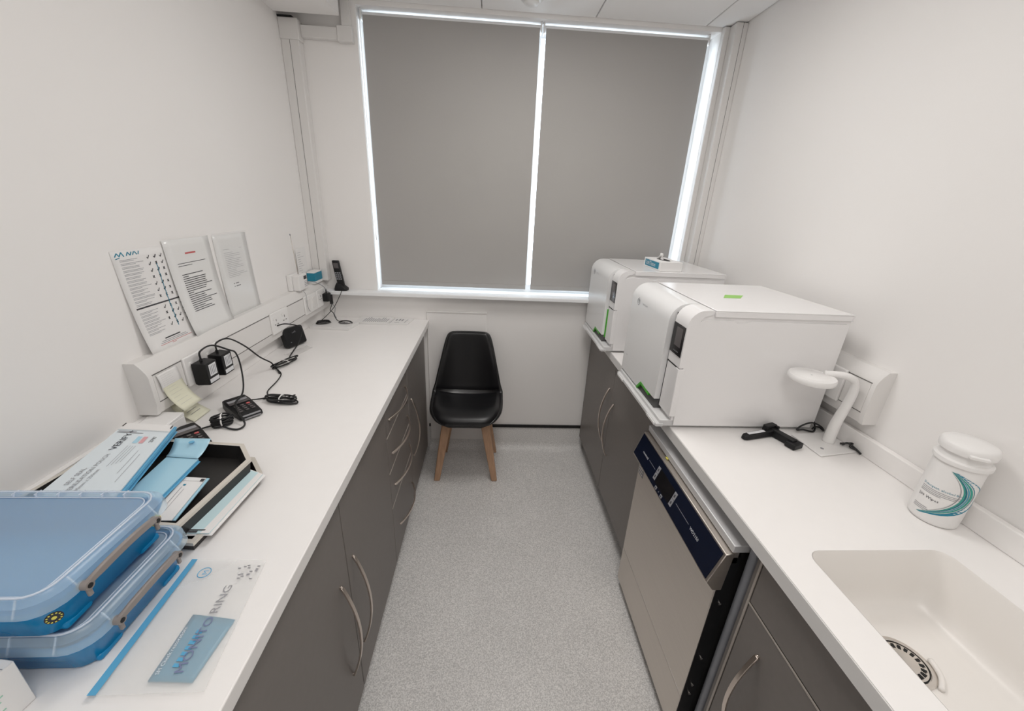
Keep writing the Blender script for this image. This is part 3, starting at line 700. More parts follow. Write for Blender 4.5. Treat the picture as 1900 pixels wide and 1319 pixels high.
# swoosh: bands along an arc that bulges to the right (towards +angle = camera right)
def swoosh(off0, off1, m, name, l=.0006, z0=.020, z1=.150):
    n = 28; vs = []
    for i in range(n+1):
        t = i/n; z = z1+(z0-z1)*t; a = -.10+3.5*t-4.04*t*t; w = max(.06, math.sin(math.pi*min(1, .04+.96*t)))**.7
        vs += [onb(a+off0*w, z, l), onb(a+off1*w, z, l)]
    return MB().add(vs, [(2*i, 2*i+1, 2*i+3, 2*i+2) for i in range(n)]).build(name, m, tu)
M['tealdk'] = mat('label_dark_teal', (.0, .16, .22), .4); M['tealmid'] = mat('label_mid_teal', (.03, .30, .42), .4); M['tealgrn'] = mat('label_green_teal', (.02, .33, .27), .4)
swoosh(-.13, -.09, 'printg', 'label_arc'); swoosh(.0, .07, 'tealgrn', 'label_arc'); swoosh(.08, .16, 'tealdk', 'label_arc'); swoosh(.20, .27, 'tealmid', 'label_arc'); swoosh(.31, .44, 'tealgrn', 'label_arc'); swoosh(.52, 1.05, 'teal', 'label_arc')
def arc_text(body, size, a0, z, m, name='lettering'):
    cu = bpy.data.curves.new(name, 'FONT'); cu.body = body; cu.size = size; cu.resolution_u = 1
    tmp = bpy.data.objects.new(name, cu); COL.objects.link(tmp); me = bpy.data.meshes.new_from_object(tmp)
    bpy.data.objects.remove(tmp); bpy.data.curves.remove(cu); inv = MX[tu].inverted()
    for v in me.vertices: v.co = inv @ Vector(onb(a0+v.co.x/TR, z+v.co.y))
    me.materials.clear(); me.materials.append(M[m]); o = bpy.data.objects.new(name, me); COL.objects.link(o); o.parent = tu; MX[o] = MX[tu]
arc_text('Detergent, alcohol free', .0078, -.92, .094, 'teal'); arc_text('200 Wipes', .0095, -.92, .062, 'print')
pl = MB()
for q, (z, w) in enumerate(((.088, 1.6), (.084, 1.55), (.080, 1.4), (.0765, .9), (.038, .62), (.034, .7), (.030, .55))):
    vs = []
    for i in range(9): a = -.92+w*i/8; vs += [onb(a, z), onb(a, z+.0013)]
    pl.add(vs, [(2*i, 2*i+2, 2*i+3, 2*i+1) for i in range(8)])
pl.build('small_print', 'printg', tu)

# ------------------------------------------------------------------ chair
ch = thing('chair', 'black shell chair with padded seat and beech wooden legs', 'chair', (-.118, 2.085, 0))
ST = [(-.215, .418, .085, .0), (-.208, .432, .135, .004), (-.185, .446, .172, .010), (-.13, .455, .200, .020), (-.05, .452, .208, .032), (.03, .452, .208, .048),
      (.085, .468, .205, .062), (.120, .515, .196, .068), (.138, .59, .182, .060), (.150, .67, .165, .048), (.160, .75, .148, .034), (.166, .81, .133, .022), (.168, .838, .118, .014), (.167, .848, .096, .008)]
def interp(v):
    f = v*(len(ST)-1); i = min(int(f), len(ST)-2); t = f-i
    p = [ST[max(0, i-1)], ST[i], ST[i+1], ST[min(len(ST)-1, i+2)]]
    def cr(k):
        a, b_, c, d_ = (q[k] for q in p); return .5*((2*b_)+(c-a)*t+(2*a-5*b_+4*c-d_)*t*t+(3*b_-a-3*c+d_)*t**3)
    return [cr(k) for k in range(4)]
def surf(u, v, lift=0., wsc=1., edge=1.):
    y, z, hw, cl = interp(v); e0 = interp(max(0, v-.01)); e1 = interp(min(1, v+.01))
    ty, tz = e1[0]-e0[0], e1[1]-e0[1]; l = math.hypot(ty, tz) or 1; ny, nz = -tz/l, ty/l
    a = (u-.5)*2; s = math.sin(a*math.pi/2)*.25+a*.75
    off = cl*abs(a)**2.6*edge+lift
    return (-.118+hw*wsc*s, 2.085+y+ny*off, z+nz*off)
MB().grid(lambda u, v: surf(u, v), 20, 44).build('shell', 'shell', ch, smooth=True, solid=.011)
# padded seat cushion sitting in the shell
def pad(u, v):
    vv = .045+v*.42; a = (u-.5)*2
    rim = max(0, 1-abs(a)**4)*max(0, 1-abs(2*v-1)**5)
    th = .006+.030*rim**.5
    x, y, z = surf(u, vv, th, .93, .75); return (x, y, z)
MB().grid(pad, 22, 26).build('seat_pad', 'leather', ch, smooth=True)
def bpad(u, v):
    vv = .50+v*.475; a = (u-.5)*2
    rim = max(0, 1-abs(a)**4)*max(0, 1-abs(2*v-1)**6)
    return surf(u, vv, .004+.016*rim**.5, .93, .9)
MB().grid(bpad, 22, 24).build('back_pad', 'leather', ch, smooth=True)
MB().box(-.118-.12, -.118+.12, 2.075-.02, 2.075+.02, .405, .435).box(-.118-.02, -.118+.02, 1.96, 2.20, .405, .435).build('seat_bracket', 'black', ch, bevel=.003)
for (tx, ty, fx, fy) in ((-.222, 1.985, -.290, 1.955), (-.018, 1.985, .054, 1.955), (-.212, 2.185, -.275, 2.245), (-.024, 2.185, .054, 2.245)):
    m_ = MB(); rg = []
    for t, h in ((0, .026), (.5, .023), (1, .017)):
        cx, cy, cz = tx+(fx-tx)*t, ty+(fy-ty)*t, .432+(0.0005-.432)*t
        rg.append([(cx-h, cy-h*.8, cz), (cx+h, cy-h*.8, cz), (cx+h, cy+h*.8, cz), (cx-h, cy+h*.8, cz)])
    m_.loft(rg).build('leg', 'wood', ch, bevel=.006, seg=3)

# ------------------------------------------------------------------ notices on the left wall
def sheet(name, lab, y0, y1, z0, z1, curl, m, base=.0015, skew=0., side=0.):
    """paper taped to the left wall: fn(u,v,l) gives a point, u along +Y, v from top to bottom"""
    def fn(u, v, l=0.):
        off = base+curl*v**3+side*(1-u)**2*v; return (WL+off+l, y0+(y1-y0)*u+skew*v, z1+(z0-z1)*v)
    t = thing(name, lab, 'notice', (WL+.001, (y0+y1)/2, z0))
    MB().grid(lambda u, v: fn(u, v), 6, 14).build('sheet', m, t, smooth=True, solid=.0004)
    return t, fn
def strokes(fn, segs, m, parent, name, l=.0007):
    g = MB()
    for (u0, v0, u1, v1, w) in segs:     # a line of print as a thin ribbon that follows the sheet
        n = 4 if abs(u1-u0) > .2 else 1
        du, dv = u1-u0, v1-v0
        L = math.hypot(du*.2, dv*.3) or 1; nu, nv = -dv*.3/L/.2*w, du*.2/L/.3*w
        vs = []
        for i in range(n+1):
            t_ = i/n; vs += [fn(u0+du*t_-nu/2, v0+dv*t_-nv/2, l), fn(u0+du*t_+nu/2, v0+dv*t_+nv/2, l)]
        g.add(vs, [(2*i, 2*i+1, 2*i+3, 2*i+2) for i in range(n)])
    return g.build(name, m, parent)
rnd = random.Random(3)
t1, f1 = sheet('notice_chart', 'ticked checklist chart with blue handwriting, leftmost notice on the left wall', 1.090, 1.290, 1.113, 1.410, .020, 'paper', .001, .012, .004)
rows = [.085+.032*i for i in range(14)]+[.58+.03*i for i in range(8)]
ls = []; tk = []; tkb = []; crs = []
for i, v in enumerate(rows):
    w = .25+rnd.random()*.14
    ls.append((.10, v, .10+w, v, .0011)); ls.append((.10, v+.011, .10+w*(.5+.5*rnd.random()), v+.011, .0011))
    if i % 2 == 0:
        for c, u in enumerate((.56, .68, .79, .90, .98)):
            if rnd.random() < .7:
                dst = tkb if c == 1 else tk
                dst += [(u-.018, v+.004, u-.004, v+.017, .0032 if c == 1 else .0022), (u-.004, v+.017, u+.025, v-.012, .0032 if c == 1 else .0022)]
            else: crs += [(u-.014, v-.010, u+.014, v+.014, .0024), (u+.014, v-.010, u-.014, v+.014, .0024)]
strokes(f1, ls, 'printg', t1, 'printed_lines'); strokes(f1, tk+crs+tkb, 'print', t1, 'tick_marks', .0009)
strokes(f1, [(.08, .535, .98, .535, .0042), (.33, .875, .64, .875, .0035)], 'print', t1, 'heading_rules')
strokes(f1, [(.25, .895, .75, .895, .0015), (.22, .910, .78, .910, .0015)], 'printg', t1, 'footer_lines')
strokes(f1, [(.20, .925, .85, .925, .0012), (.42, .938, .5, .938, .0012)], 'red', t1, 'footer_red_line')
hw = [(.05, .05, .09, .02, .003), (.09, .02, .12, .05, .003), (.12, .05, .16, .015, .003), (.16, .015, .19, .055, .003), (.23, .05, .26, .02, .003), (.26, .02, .29, .05, .003), (.29, .05, .32, .02, .003), (.33, .05, .36, .02, .003), (.37, .02, .40, .05, .003), (.42, .05, .44, .02, .003), (.05, .07, .12, .06, .002)]
strokes(f1, hw, 'teal', t1, 'handwriting'); strokes(f1, [(.68+.004*((i % 2)*2-1), .16+i*.04, .68-.004*((i % 2)*2-1), .2+i*.04, .0022) for i in range(16)], 'teal', t1, 'blue_marks', .0011)
t2, f2 = sheet('notice', 'laminated printed instructions with a red heading, middle notice on the left wall', 1.262, 1.468, 1.117, 1.423, .024, 'laminate', .004, .010, .004)
ls = [(.18, .245, .80, .245, .0016), (.18, .27, .48, .27, .0016)]
for i in range(19):
    v = .36+i*.0215
    if i in (1, 9): ls.append((.21, v, .33, v, .0022)); continue
    ls.append((.20, v, .20+.28+.36*rnd.random(), v, .0022))
strokes(f2, ls, 'print', t2, 'printed_lines'); strokes(f2, [(.39, .150, .62, .150, .0050)], 'red', t2, 'red_heading')
t3, f3 = sheet('notice', 'printed page in a shiny plastic sleeve, rightmost notice on the left wall', 1.492, 1.692, 1.116, 1.420, .006, 'laminate', .0012, .008)
ls = [(.22, .18, .40, .18, .0012), (.70, .18, .76, .18, .0012)]
for i in range(15): ls.append((.22, .22+.021*i, .22+.25+.35*rnd.random(), .22+.021*i, .0011))
strokes(f3, ls, 'printg', t3, 'printed_lines'); strokes(f3, [(.30, .60, .33, .60, .003), (.36, .60, .46, .60, .003), (.30, .635, .33, .635, .003), (.36, .635, .5, .635, .003)], 'print', t3, 'bold_lines')
MB().grid(lambda u, v: f3(-.02+1.04*u, -.02+1.05*v, .002+.0012*math.sin(u*9+v*4)), 10, 10).build('sleeve', 'sleeve', t3, smooth=True)

# ------------------------------------------------------------------ on and below the left trunking
XT = WL+.055   # face of the trunking
def note(name, lab, fn, m, lines):
    t = thing(name, lab, 'note', fn(.5, 1.))
    MB().grid(lambda u, v: fn(u, v), 6, 10).build('sheet', m, t, smooth=True, solid=.0003)
    strokes(fn, lines, 'printg', t, 'handwriting', .0006); return t
def n1(u, v, l=0.): return (XT+.0035+.003*math.sin(v*3)+l, 1.050+.075*u+.006*v, 1.080-.055*v)
note('paper_note', 'small grey printed note at the near end of the left trunking', n1, 'paper', [(.1, .12+.11*i, .5+.4*rnd.random(), .12+.11*i, .0012) for i in range(7)])
def n2(u, v, l=0.): return (XT+.0055+.035*v**2.2+l, 1.056+.075*u+.010*v, 1.042-.082*v)
note('sticky_note', 'pale yellow sticky note hanging curled from the left trunking', n2, 'note', [(.15, .15+.13*i, .5+.35*rnd.random(), .15+.13*i, .0012) for i in range(6)])
def n3(u, v, l=0.): return (WL+.022+.055*v, 1.125+.070*u-.012*v, .930-.020*v+l)
t = thing('sticky_note', 'pale yellow sticky note lying at the foot of the trunking', 'note', (-.94, 1.155, .905))
MB().grid(lambda u, v: (WL+.018+.070*v, 1.110+.075*u-.012*v, .950-.046*v**.7), 5, 8).build('sheet', 'note', t, smooth=True, solid=.0003)
g = MB()
for i in range(3):
    v = .35+.16*i; z = .950-.046*v**.7+.0012; g.quad((WL+.018+.07*v, 1.12, z), (WL+.018+.07*v, 1.16, z), (WL+.020+.07*v, 1.16, z), (WL+.020+.07*v, 1.12, z))
g.build('handwriting', 'printg', t)
def adapter(y, lab, z=1.030):
    t = thing('power_adapter', lab, 'adapter', (XT+.03, y, z-.036), group='plugged in adapters')
    x0 = XT+.009
    MB().loft([[(x0, y-.024, z-.034), (x0, y+.024, z-.034), (x0, y+.024, z+.034), (x0, y-.024, z+.034)], [(x0+.010, y-.027, z-.037), (x0+.010, y+.027, z-.037), (x0+.010, y+.027, z+.037), (x0+.010, y-.027, z+.037)],
               [(x0+.045, y-.025, z-.036), (x0+.045, y+.025, z-.036), (x0+.045, y+.025, z+.034), (x0+.045, y-.025, z+.034)]]).build('case', 'black', t, bevel=.002)
    MB().box(x0+.0445, x0+.0458, y-.014, y+.018, z-.010, z+.028).build('rating_label', 'printw', t)
    g = MB()
    for q in range(4): g.box(x0+.0457, x0+.0460, y-.010+.007*q, y-.007+.007*q, z-.005, z+.023)
    g.build('label_print', 'printg', t)
    MB().box(x0+.0445, x0+.0458, y-.020, y+.021, z-.031, z-.018).build('white_sticker', 'printw', t)
    MB().tube([(x0+.02, y-.004, z+.034), (x0+.02, y-.004, z+.046)], .0042, 8).build('strain_relief', 'rubber', t)
    return t
adapter(1.195, 'black plug-in adapter nearest the sticky notes on the left trunking'); adapter(1.272, 'black plug-in adapter farther from the sticky notes on the left trunking')
def cable(name, lab, pts, r=.0028, m='rubber', n=8):
    o = MB().tube(spline(pts, n), r, 6).build(name, m, smooth=True); return tag(o, lab, 'cable')
ax = XT+.029
cable('adapter_cable', 'black cable from the nearer adapter down to the nearer card reader',
      [(ax, 1.191, 1.0765), (ax, 1.196, 1.098), (ax+.012, 1.235, 1.105), (ax+.035, 1.275, 1.075), (ax+.038, 1.300, 1.055), (ax+.045, 1.300, 1.01), (ax+.06, 1.272, .955), (ax+.085, 1.215, .940), (-.805, 1.160, .9385), (-.768, 1.112, .929), (-.738, 1.082, .909), (-.745, 1.060, .904), (-.775, 1.062, .905), (-.800, 1.072, .908)])
cable('adapter_cable', 'black cable from the farther adapter along the trunking to a tied bundle',
      [(ax, 1.268, 1.0765), (ax, 1.275, 1.099), (ax+.004, 1.330, 1.095), (ax+.012, 1.395, 1.045), (ax+.025, 1.450, .98), (ax+.030, 1.505, .935), (-.872, 1.525, .91), (-.848, 1.500, .906), (-.825, 1.470, .904)])
def bundle(name, lab, c, dirv, L, W_, loops, m='rubber', tie=True, seed=1):
    rr = random.Random(seed); c = Vector(c); d = Vector((dirv[0], dirv[1], 0)).normalized(); nrm = Vector((-d.y, d.x, 0))
    t = thing(name, lab, 'cable', (c.x, c.y, H)); g = MB()
    for k in range(loops):
        l = L*(.82+.3*rr.random()); w = W_*(.6+.7*rr.random()); z = H+.0048+.0042*k; sh = (rr.random()-.5)*L*.15; an = (rr.random()-.5)*.25
        dd = d*math.cos(an)+nrm*math.sin(an); nn = Vector((-dd.y, dd.x, 0)); pts = []
        for i in range(10):
            a = 2*math.pi*i/10; pinch = .35+.65*abs(math.cos(a))**.5 if True else 1
            p = c+dd*(sh+l*math.cos(a))+nn*(w*math.sin(a)); pts.append((p.x, p.y, z+.003*rr.random()))
        g.tube(spline(pts, 4, True), .0026, 6, closed=True)
    g.build('coil', m, t, smooth=True)
    if tie:
        rg = []
        for a in range(0, 360, 45): rg.append(c+nrm*(W_*1.2*math.cos(R(a)))+Vector((0, 0, H+.0045+.0042*loops*.55+(.0023*loops+.0012)*math.sin(R(a))-c.z)))
        MB().tube(rg, .0022, 6, closed=True).build('cable_tie', 'paper', t, smooth=True)
    return t
bundle('cable_bundle', 'black cable bundle with white tie beside the black router box', (-.850, 1.570, H), (.25, 1), .070, .016, 3, seed=4)
bundle('cable_bundle', 'flat black cable bundle with a pale band beside the farther card reader', (-.702, 1.238, H), (1, -.12), .052, .016, 5, seed=6)
bundle('cable_bundle', 'round black cable knot with white tie between the two card readers', (-.805, 1.085, H), (1, .5), .026, .020, 7, seed=9)
cable('reader_cable', 'thin black cable from the tied bundle to the farther card reader', [(-.845, 1.500, .906), (-.815, 1.462, .904), (-.800, 1.40, .9035), (-.792, 1.32, .9035), (-.776, 1.285, .9035), (-.775, 1.262, .904), (-.785, 1.245, .908), (-.800, 1.232, .912)], .0022)
cable('reader_cable', 'short black cable between the farther card reader and flat bundle', [(-.775, 1.255, .904), (-.750, 1.262, .9035), (-.715, 1.258, .905), (-.668, 1.262, .918)], .0022)
cable('reader_cable', 'short black cable between the nearer card reader and cable knot', [(-.852, 1.030, .912), (-.845, 1.055, .908), (-.832, 1.075, .905), (-.815, 1.085, .906)], .0024)
def reader(loc, rz, lab):
    t = thing('card_reader', lab, 'card reader', loc, rz, 'card readers on the left worktop')
    # local: x across, y along the length (head towards +y), wedge rising to +y
    def sec(y, w, z0, z1): return [(-w, y, z0), (w, y, z0), (w*.94, y, z1), (-w*.94, y, z1)]
    MB().loft([sec(-.068, .024, .004, .012), sec(-.062, .034, .0015, .017), (sec(-.02, .037, .001, .021)), sec(.03, .039, .001, .027), sec(.058, .036, .003, .030), sec(.066, .028, .008, .028)]).build('body', 'black', t, local=True, bevel=.003)
    MB().loft([[(-.030, .012, .0262), (.030, .012, .0262), (.030, .040, .0292), (-.030, .040, .0292)], [(-.030, .012, .0275), (.030, .012, .0275), (.030, .040, .0305), (-.030, .040, .0305)]]).build('screen', 'lcd', t, local=True)
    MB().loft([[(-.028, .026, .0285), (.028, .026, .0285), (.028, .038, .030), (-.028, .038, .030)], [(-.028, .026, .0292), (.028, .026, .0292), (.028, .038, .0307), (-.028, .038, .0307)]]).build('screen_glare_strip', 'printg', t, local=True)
    for i in range(3):
        for j in range(4):
            x, y = -.018+.018*i, .000-.0125*j; z = .0242-.0011*j*1.0
            MB().box(x-.0055, x+.0055, y-.0035, y+.0035, z-.002, z+.0016).build('key', 'red' if (i == 2 and j == 0) else 'lcd', t, local=True, bevel=.001, seg=1)
    MB().box(-.024, .024, -.0735, -.066, .006, .0085).build('card_slot', 'printg', t, local=True)
    MB().box(-.026, .026, -.070, -.058, .0135, .0165).build('front_plate', 'printg', t, local=True, bevel=.001, seg=1)
    MB().tube([(.010, .064, .018), (.012, .080, .016)], .0045, 8).build('cable_plug', 'rubber', t, local=True, smooth=True)
    return t
reader((-.836, .992, H), R(52), 'black card reader nearer the document trays'); reader((-.796, 1.174, H), R(52), 'black card reader farther from the document trays')
# router standing on the worktop, tilted towards the aisle
rt = thing('router', 'small black router box leaning on the worktop below a socket', 'router', (-.925, 1.80, H))
Mr = Matrix.Translation((-.906, 1.795, H+.0045)) @ Matrix.Rotation(R(-20), 4, 'Z') @ Matrix.Rotation(R(-14), 4, 'Y')
rb = MB().prism([(-.056, .006), (-.050, 0), (.050, 0), (.056, .006), (.056, .078), (.048, .086), (-.048, .086), (-.056, .078)], -.014, .014, 'X')
rb.v = [Mr @ v for v in rb.v]; rb.build('case', 'black', rt, bevel=.004, seg=3)
ru = Mr.to_3x3()
g = MB()
for q in range(3): g.box(.0141, .0146, -.012+.008*q, -.009+.008*q, .060, .063+.002*q)
g.box(.0141, .0146, -.036, -.030, .020, .022); g.v = [Mr @ v for v in g.v]; g.build('status_marks', 'printg', rt)
cable('router_cable', 'black cable from the wall socket over the router to the tied bundle', [(XT+.008, 1.690, 1.030), (XT+.03, 1.715, 1.032), (XT+.055, 1.765, 1.01), (XT+.062, 1.795, .985), (XT+.052, 1.765, .93), (-.876, 1.70, .91), (-.872, 1.665, .905), (-.862, 1.63, .904)])
cs = MB().quad((-.905, 1.672, H+.0015), (-.850, 1.660, H+.0015), (-.822, 1.775, H+.0015), (-.86, 1.80, H+.0015)).build('plastic_sleeve', 'sleeve2', fixn=False)
tag(cs, 'clear plastic sleeve lying under the black router', 'sleeve')

# receiver with aerial, teal tub and leaning leaflet on top of the trunking
rc = thing('radio_receiver', 'small white receiver box with thin aerial on the left trunking', 'receiver', (-.955, 2.02, 1.122))
MB().box(-.984, -.962, 1.955, 2.050, 1.1225, 1.200).build('back_case', 'white', rc, bevel=.003)
MB().box(-.962, -.930, 1.965, 2.055, 1.1225, 1.198).build('case', 'white', rc, bevel=.003)
MB().box(-.9305, -.9290, 2.018, 2.046, 1.172, 1.188).build('display', 'print', rc)
for q in range(4): MB().box(-.9305, -.9293, 2.020, 2.046, 1.136+.008*q, 1.1385+.008*q).build('vent_slot', 'printg', rc)
MB().tube([(-.950, 2.010, 1.198), (-.955, 1.998, 1.385)], [.0022, .0012], 6).build('aerial', 'steel', rc, smooth=True)
MB().tube([(-.955, 1.998, 1.383), (-.955, 1.998, 1.390)], .0025, 6).build('aerial_tip', 'printg', rc)
cable('receiver_cable', 'grey cable from the receiver to the black plug in the corner', [(-.928, 2.050, 1.150), (-.905, 2.075, 1.148), (-.885, 2.12, 1.12), (-.885, 2.165, 1.085), (-.885, 2.195, 1.07)], .002, 'pipe')
cable('receiver_cable', 'thin white cable looping down from the receiver over the trunking', [(-.929, 1.985, 1.124), (-.918, 1.99, 1.10), (-.915, 1.985, 1.05), (-.914, 1.995, 1.02), (-.918, 2.02, 1.008)], .0012, 'printg')
tt = thing('teal_tub', 'small teal and white box on the far end of the left trunking', 'box', (-.955, 2.215, 1.122))
MB().box(-.972, -.932, 2.150, 2.242, 1.1225, 1.136).build('base', 'white', tt, bevel=.002)
MB().box(-.973, -.931, 2.149, 2.243, 1.136, 1.178).build('band', 'teal', tt, bevel=.002)
MB().box(-.972, -.932, 2.150, 2.242, 1.178, 1.185).build('lid', 'white', tt, bevel=.002)
def lf(u, v, l=0.): return (WL+.0015+.006*v+l, 2.085+.110*u-.01*v, 1.310-.186*v)
lt = thing('leaflet', 'printed leaflet leaning on the wall beside the teal box', 'leaflet', (-.965, 2.15, 1.123))
MB().grid(lambda u, v: lf(u, v), 4, 6).build('sheet', 'paper', lt, solid=.0004)
strokes(lf, [(.12, .12+.06*i, .12+.2+.5*rnd.random(), .12+.06*i, .0020) for i in range(14)], 'printg', lt, 'printed_lines')
# cordless phone in its cradle on the window sill
ph = thing('cordless_phone', 'black cordless phone standing in its cradle on the sill', 'phone', (-.842, 2.262, 1.068))
MB().loft([rrect(-.876, -.808, 2.240, 2.294, .012, 1.0685), rrect(-.876, -.808, 2.240, 2.294, .012, 1.080), rrect(-.872, -.826, 2.246, 2.292, .012, 1.096), rrect(-.868, -.836, 2.256, 2.290, .010, 1.108)]).build('cradle', 'black', ph, smooth=True, angle=R(50))
hp = [Vector((-.836, 2.262, 1.085)), Vector((-.846, 2.268, 1.130)), Vector((-.856, 2.274, 1.180)), Vector((-.864, 2.278, 1.232))]
hs = MB().loft([[(p.x-w, p.y-.009, p.z), (p.x+w, p.y-.009, p.z), (p.x+w, p.y+.010, p.z), (p.x-w, p.y+.010, p.z)] for p, w in zip(hp, (.017, .019, .019, .018))]).build('handset', 'black', ph, bevel=.004)
MB().loft([[(p.x-.013, p.y-.0105, p.z), (p.x+.013, p.y-.0105, p.z), (p.x+.013, p.y-.0085, p.z), (p.x-.013, p.y-.0085, p.z)] for p in (hp[2].lerp(hp[3], .2), hp[2].lerp(hp[3], .75))]).build('screen', 'lcd', hs)
for i in range(3):
    for j in range(4):
        p = hp[1].lerp(hp[2], .05+.22*j); x = p.x-.011+.011*i
        MB().box(x-.004, x+.004, p.y-.0105, p.y-.008, p.z-.003, p.z+.003).build('key', 'printg', hs)
# black plug and cables in the corner
pg = thing('plug', 'black plug with short lead in the last socket by the phone', 'plug', (-.905, 2.205, 1.01))
MB().box(XT+.0085, XT+.040, 2.185, 2.228, 1.018, 1.062).build('body', 'black', pg, bevel=.004)
MB().tube([(XT+.024, 2.206, 1.062), (XT+.024, 2.206, 1.085)], .004, 8).build('lead', 'rubber', pg)
MB().box(XT+.030, XT+.044, 2.222, 2.240, .995, 1.048).build('second_plug', 'rubber', pg, bevel=.003)
cable('phone_cable', 'black cable from the phone crossing down to the papers', [(-.835, 2.250, 1.066), (-.832, 2.228, 1.066), (-.838, 2.222, 1.05), (-.865, 2.19, .99), (-.895, 2.15, .95), (-.925, 2.11, .922), (-.935, 2.10, .917)], .002)
cable('phone_cable', 'black cable from the corner plug hanging down to a coil on the papers', [(XT+.03, 2.215, 1.018), (-.885, 2.21, 1.0), (-.89, 2.19, .97), (-.875, 2.19, .955), (-.865, 2.185, .93), (-.842, 2.165, .916), (-.80, 2.15, .914)], .002)
cable('phone_cable', 'grey cable hanging straight from the corner plug', [(XT+.038, 2.230, .998), (-.875, 2.225, .975), (-.878, 2.215, .94), (-.868, 2.21, .918)], .0016, 'pipe')
def flatcoil(lab, c, a, b_, rot, loops, z, m='rubber', r=.0018):
    pts = []
    for k in range(loops*10):
        an = 2*math.pi*k/10; s = 1-.25*(k/(loops*10)); x, y = a*s*math.cos(an), b_*s*math.sin(an)
        pts.append((c[0]+x*math.cos(rot)-y*math.sin(rot), c[1]+x*math.sin(rot)+y*math.cos(rot), z+.0035*k/10))
    return tag(MB().tube(spline(pts, 3), r, 6).build('cable_coil', m, smooth=True), lab, 'cable')
flatcoil('black cable coil on the white folder near the corner', (-.905, 2.118), .038, .026, .5, 4, .9155)
flatcoil('small loose black cable loop on the printed sheets', (-.795, 2.140), .040, .030, -.3, 2, .9145)

# folders and printed sheets at the far end of the left worktop
def slab_thing(name, lab, cat, P, z0, z1, m, pm=None):
    vs = [(p[0], p[1], z0) for p in P]+[(p[0], p[1], z1) for p in P]; n = len(P)
    return MB().add(vs, [tuple(range(n))[::-1], tuple(range(n, 2*n))]+[(i, (i+1) % n, (i+1) % n+n, i+n) for i in range(n)])
fd = thing('ring_folder', 'white folder with rounded spine lying under the cable coil', 'folder', (-.84, 2.10, H))
FP = [(-.955, 2.058), (-.748, 2.040), (-.728, 2.165), (-.935, 2.182)]
slab_thing('', '', '', FP, H+.0008, H+.004, 'white').build('back_cover', 'white', fd)
slab_thing('', '', '', [(p[0]*.99-.0085, p[1]) for p in FP], H+.004, H+.0105, 'paper').build('pages', 'paper', fd)
slab_thing('', '', '', FP, H+.0105, H+.0135, 'white').build('front_cover', 'white', fd)
MB().tube([(-.953, 2.060, H+.0072), (-.934, 2.180, H+.0072)], .0066, 10).build('spine', 'white', fd, smooth=True)
def sheetpile(lab, P, z0, z1, cols, name='paper_pile'):
    t = thing(name, lab, 'papers', (sum(p[0] for p in P)/4, sum(p[1] for p in P)/4, H)); slab_thing('', '', '', P, z0, z1, 'paper').build('sheets', 'paper', t, bevel=.0006, seg=1)
    P = [Vector((p[0], p[1], z1+.0006)) for p in P]; g = MB()
    def bi(u, v): return P[0].lerp(P[1], u).lerp(P[3].lerp(P[2], u), v)
    for (u0, u1, v0, v1) in cols:
        g.quad(bi(u0, v0), bi(u1, v0), bi(u1, v1), bi(u0, v1))
    if cols: g.build('printed_lines', 'printg', t)
    return t
cols = [(.22+.062*i, .222+.062*i+.020, .15, .60+.3*rnd.random()) for i in range(12)]
sheetpile('white printed sheet at the back wall behind the folder', [(-.76, 2.170), (-.575, 2.178), (-.565, 2.296), (-.755, 2.296)], H+.0045, H+.0085, cols)
sheetpile('white booklet with boxed print near the end of the left worktop', [(-.745, 2.168), (-.465, 2.176), (-.448, 2.294), (-.735, 2.294)], H+.0006, H+.0042, [(.62, .63, .1, .9), (.68, .71, .55, .8), (.74, .77, .55, .85), (.80, .83, .5, .8), (.9, .91, .2, .8), (.70, .8, .25, .30)])

# ------------------------------------------------------------------ document trays with sterilisation pouches
def doc_tray(lab, off, z0, h):
    t = thing('document_tray', lab, 'tray', (-.765+off, .768, z0), R(-5), 'stacked document trays')
    a, b_, c = .188, .138, .045
    outl = [(-a, -b_), (a, -b_), (a, b_-c*1.3), (a-c*1.3, b_), (-a, b_)]
    inn = [(-a+.010, -b_+.010), (a-.010, -b_+.010), (a-.010, b_-c*1.3-.004), (a-c*1.3-.004, b_-.010), (-a+.010, b_-.010)]
    bt = [(x*.95, y*.95) for x, y in inn]
    g = MB(); n = 5
    vs = [(x, y, h) for x, y in outl]+[(x, y, h) for x, y in inn]+[(x, y, h-.007) for x, y in outl]
    g.add(vs, [(i, (i+1) % n, n+(i+1) % n, n+i) for i in range(n)]+[(i, 2*n+i, 2*n+(i+1) % n, (i+1) % n) for i in range(n)])
    g.build('rim', 'rim', t, local=True)
    g = MB(); vs = [(x, y, h-.0005) for x, y in inn]+[(x, y, .004) for x, y in bt]+[(x*.985, y*.985, h-.007) for x, y in outl]+[(x*.96, y*.96, .0005) for x, y in outl]
    fs = [(i, n+i, n+(i+1) % n, (i+1) % n) for i in range(n)]+[tuple(range(n, 2*n))]+[(2*n+i, 3*n+i, 3*n+(i+1) % n, 2*n+(i+1) % n) for i in range(n)]+[tuple(range(3*n, 4*n))]
    g.add(vs, fs).build('tray_body', 'tray', t, local=True, fixn=False)
    return t
doc_tray('lower black document tray with beige rim, mostly under the upper one', .020, H+.0005, .024)
doc_tray('upper black document tray with beige rim holding pouches', .0, H+.0255, .040)
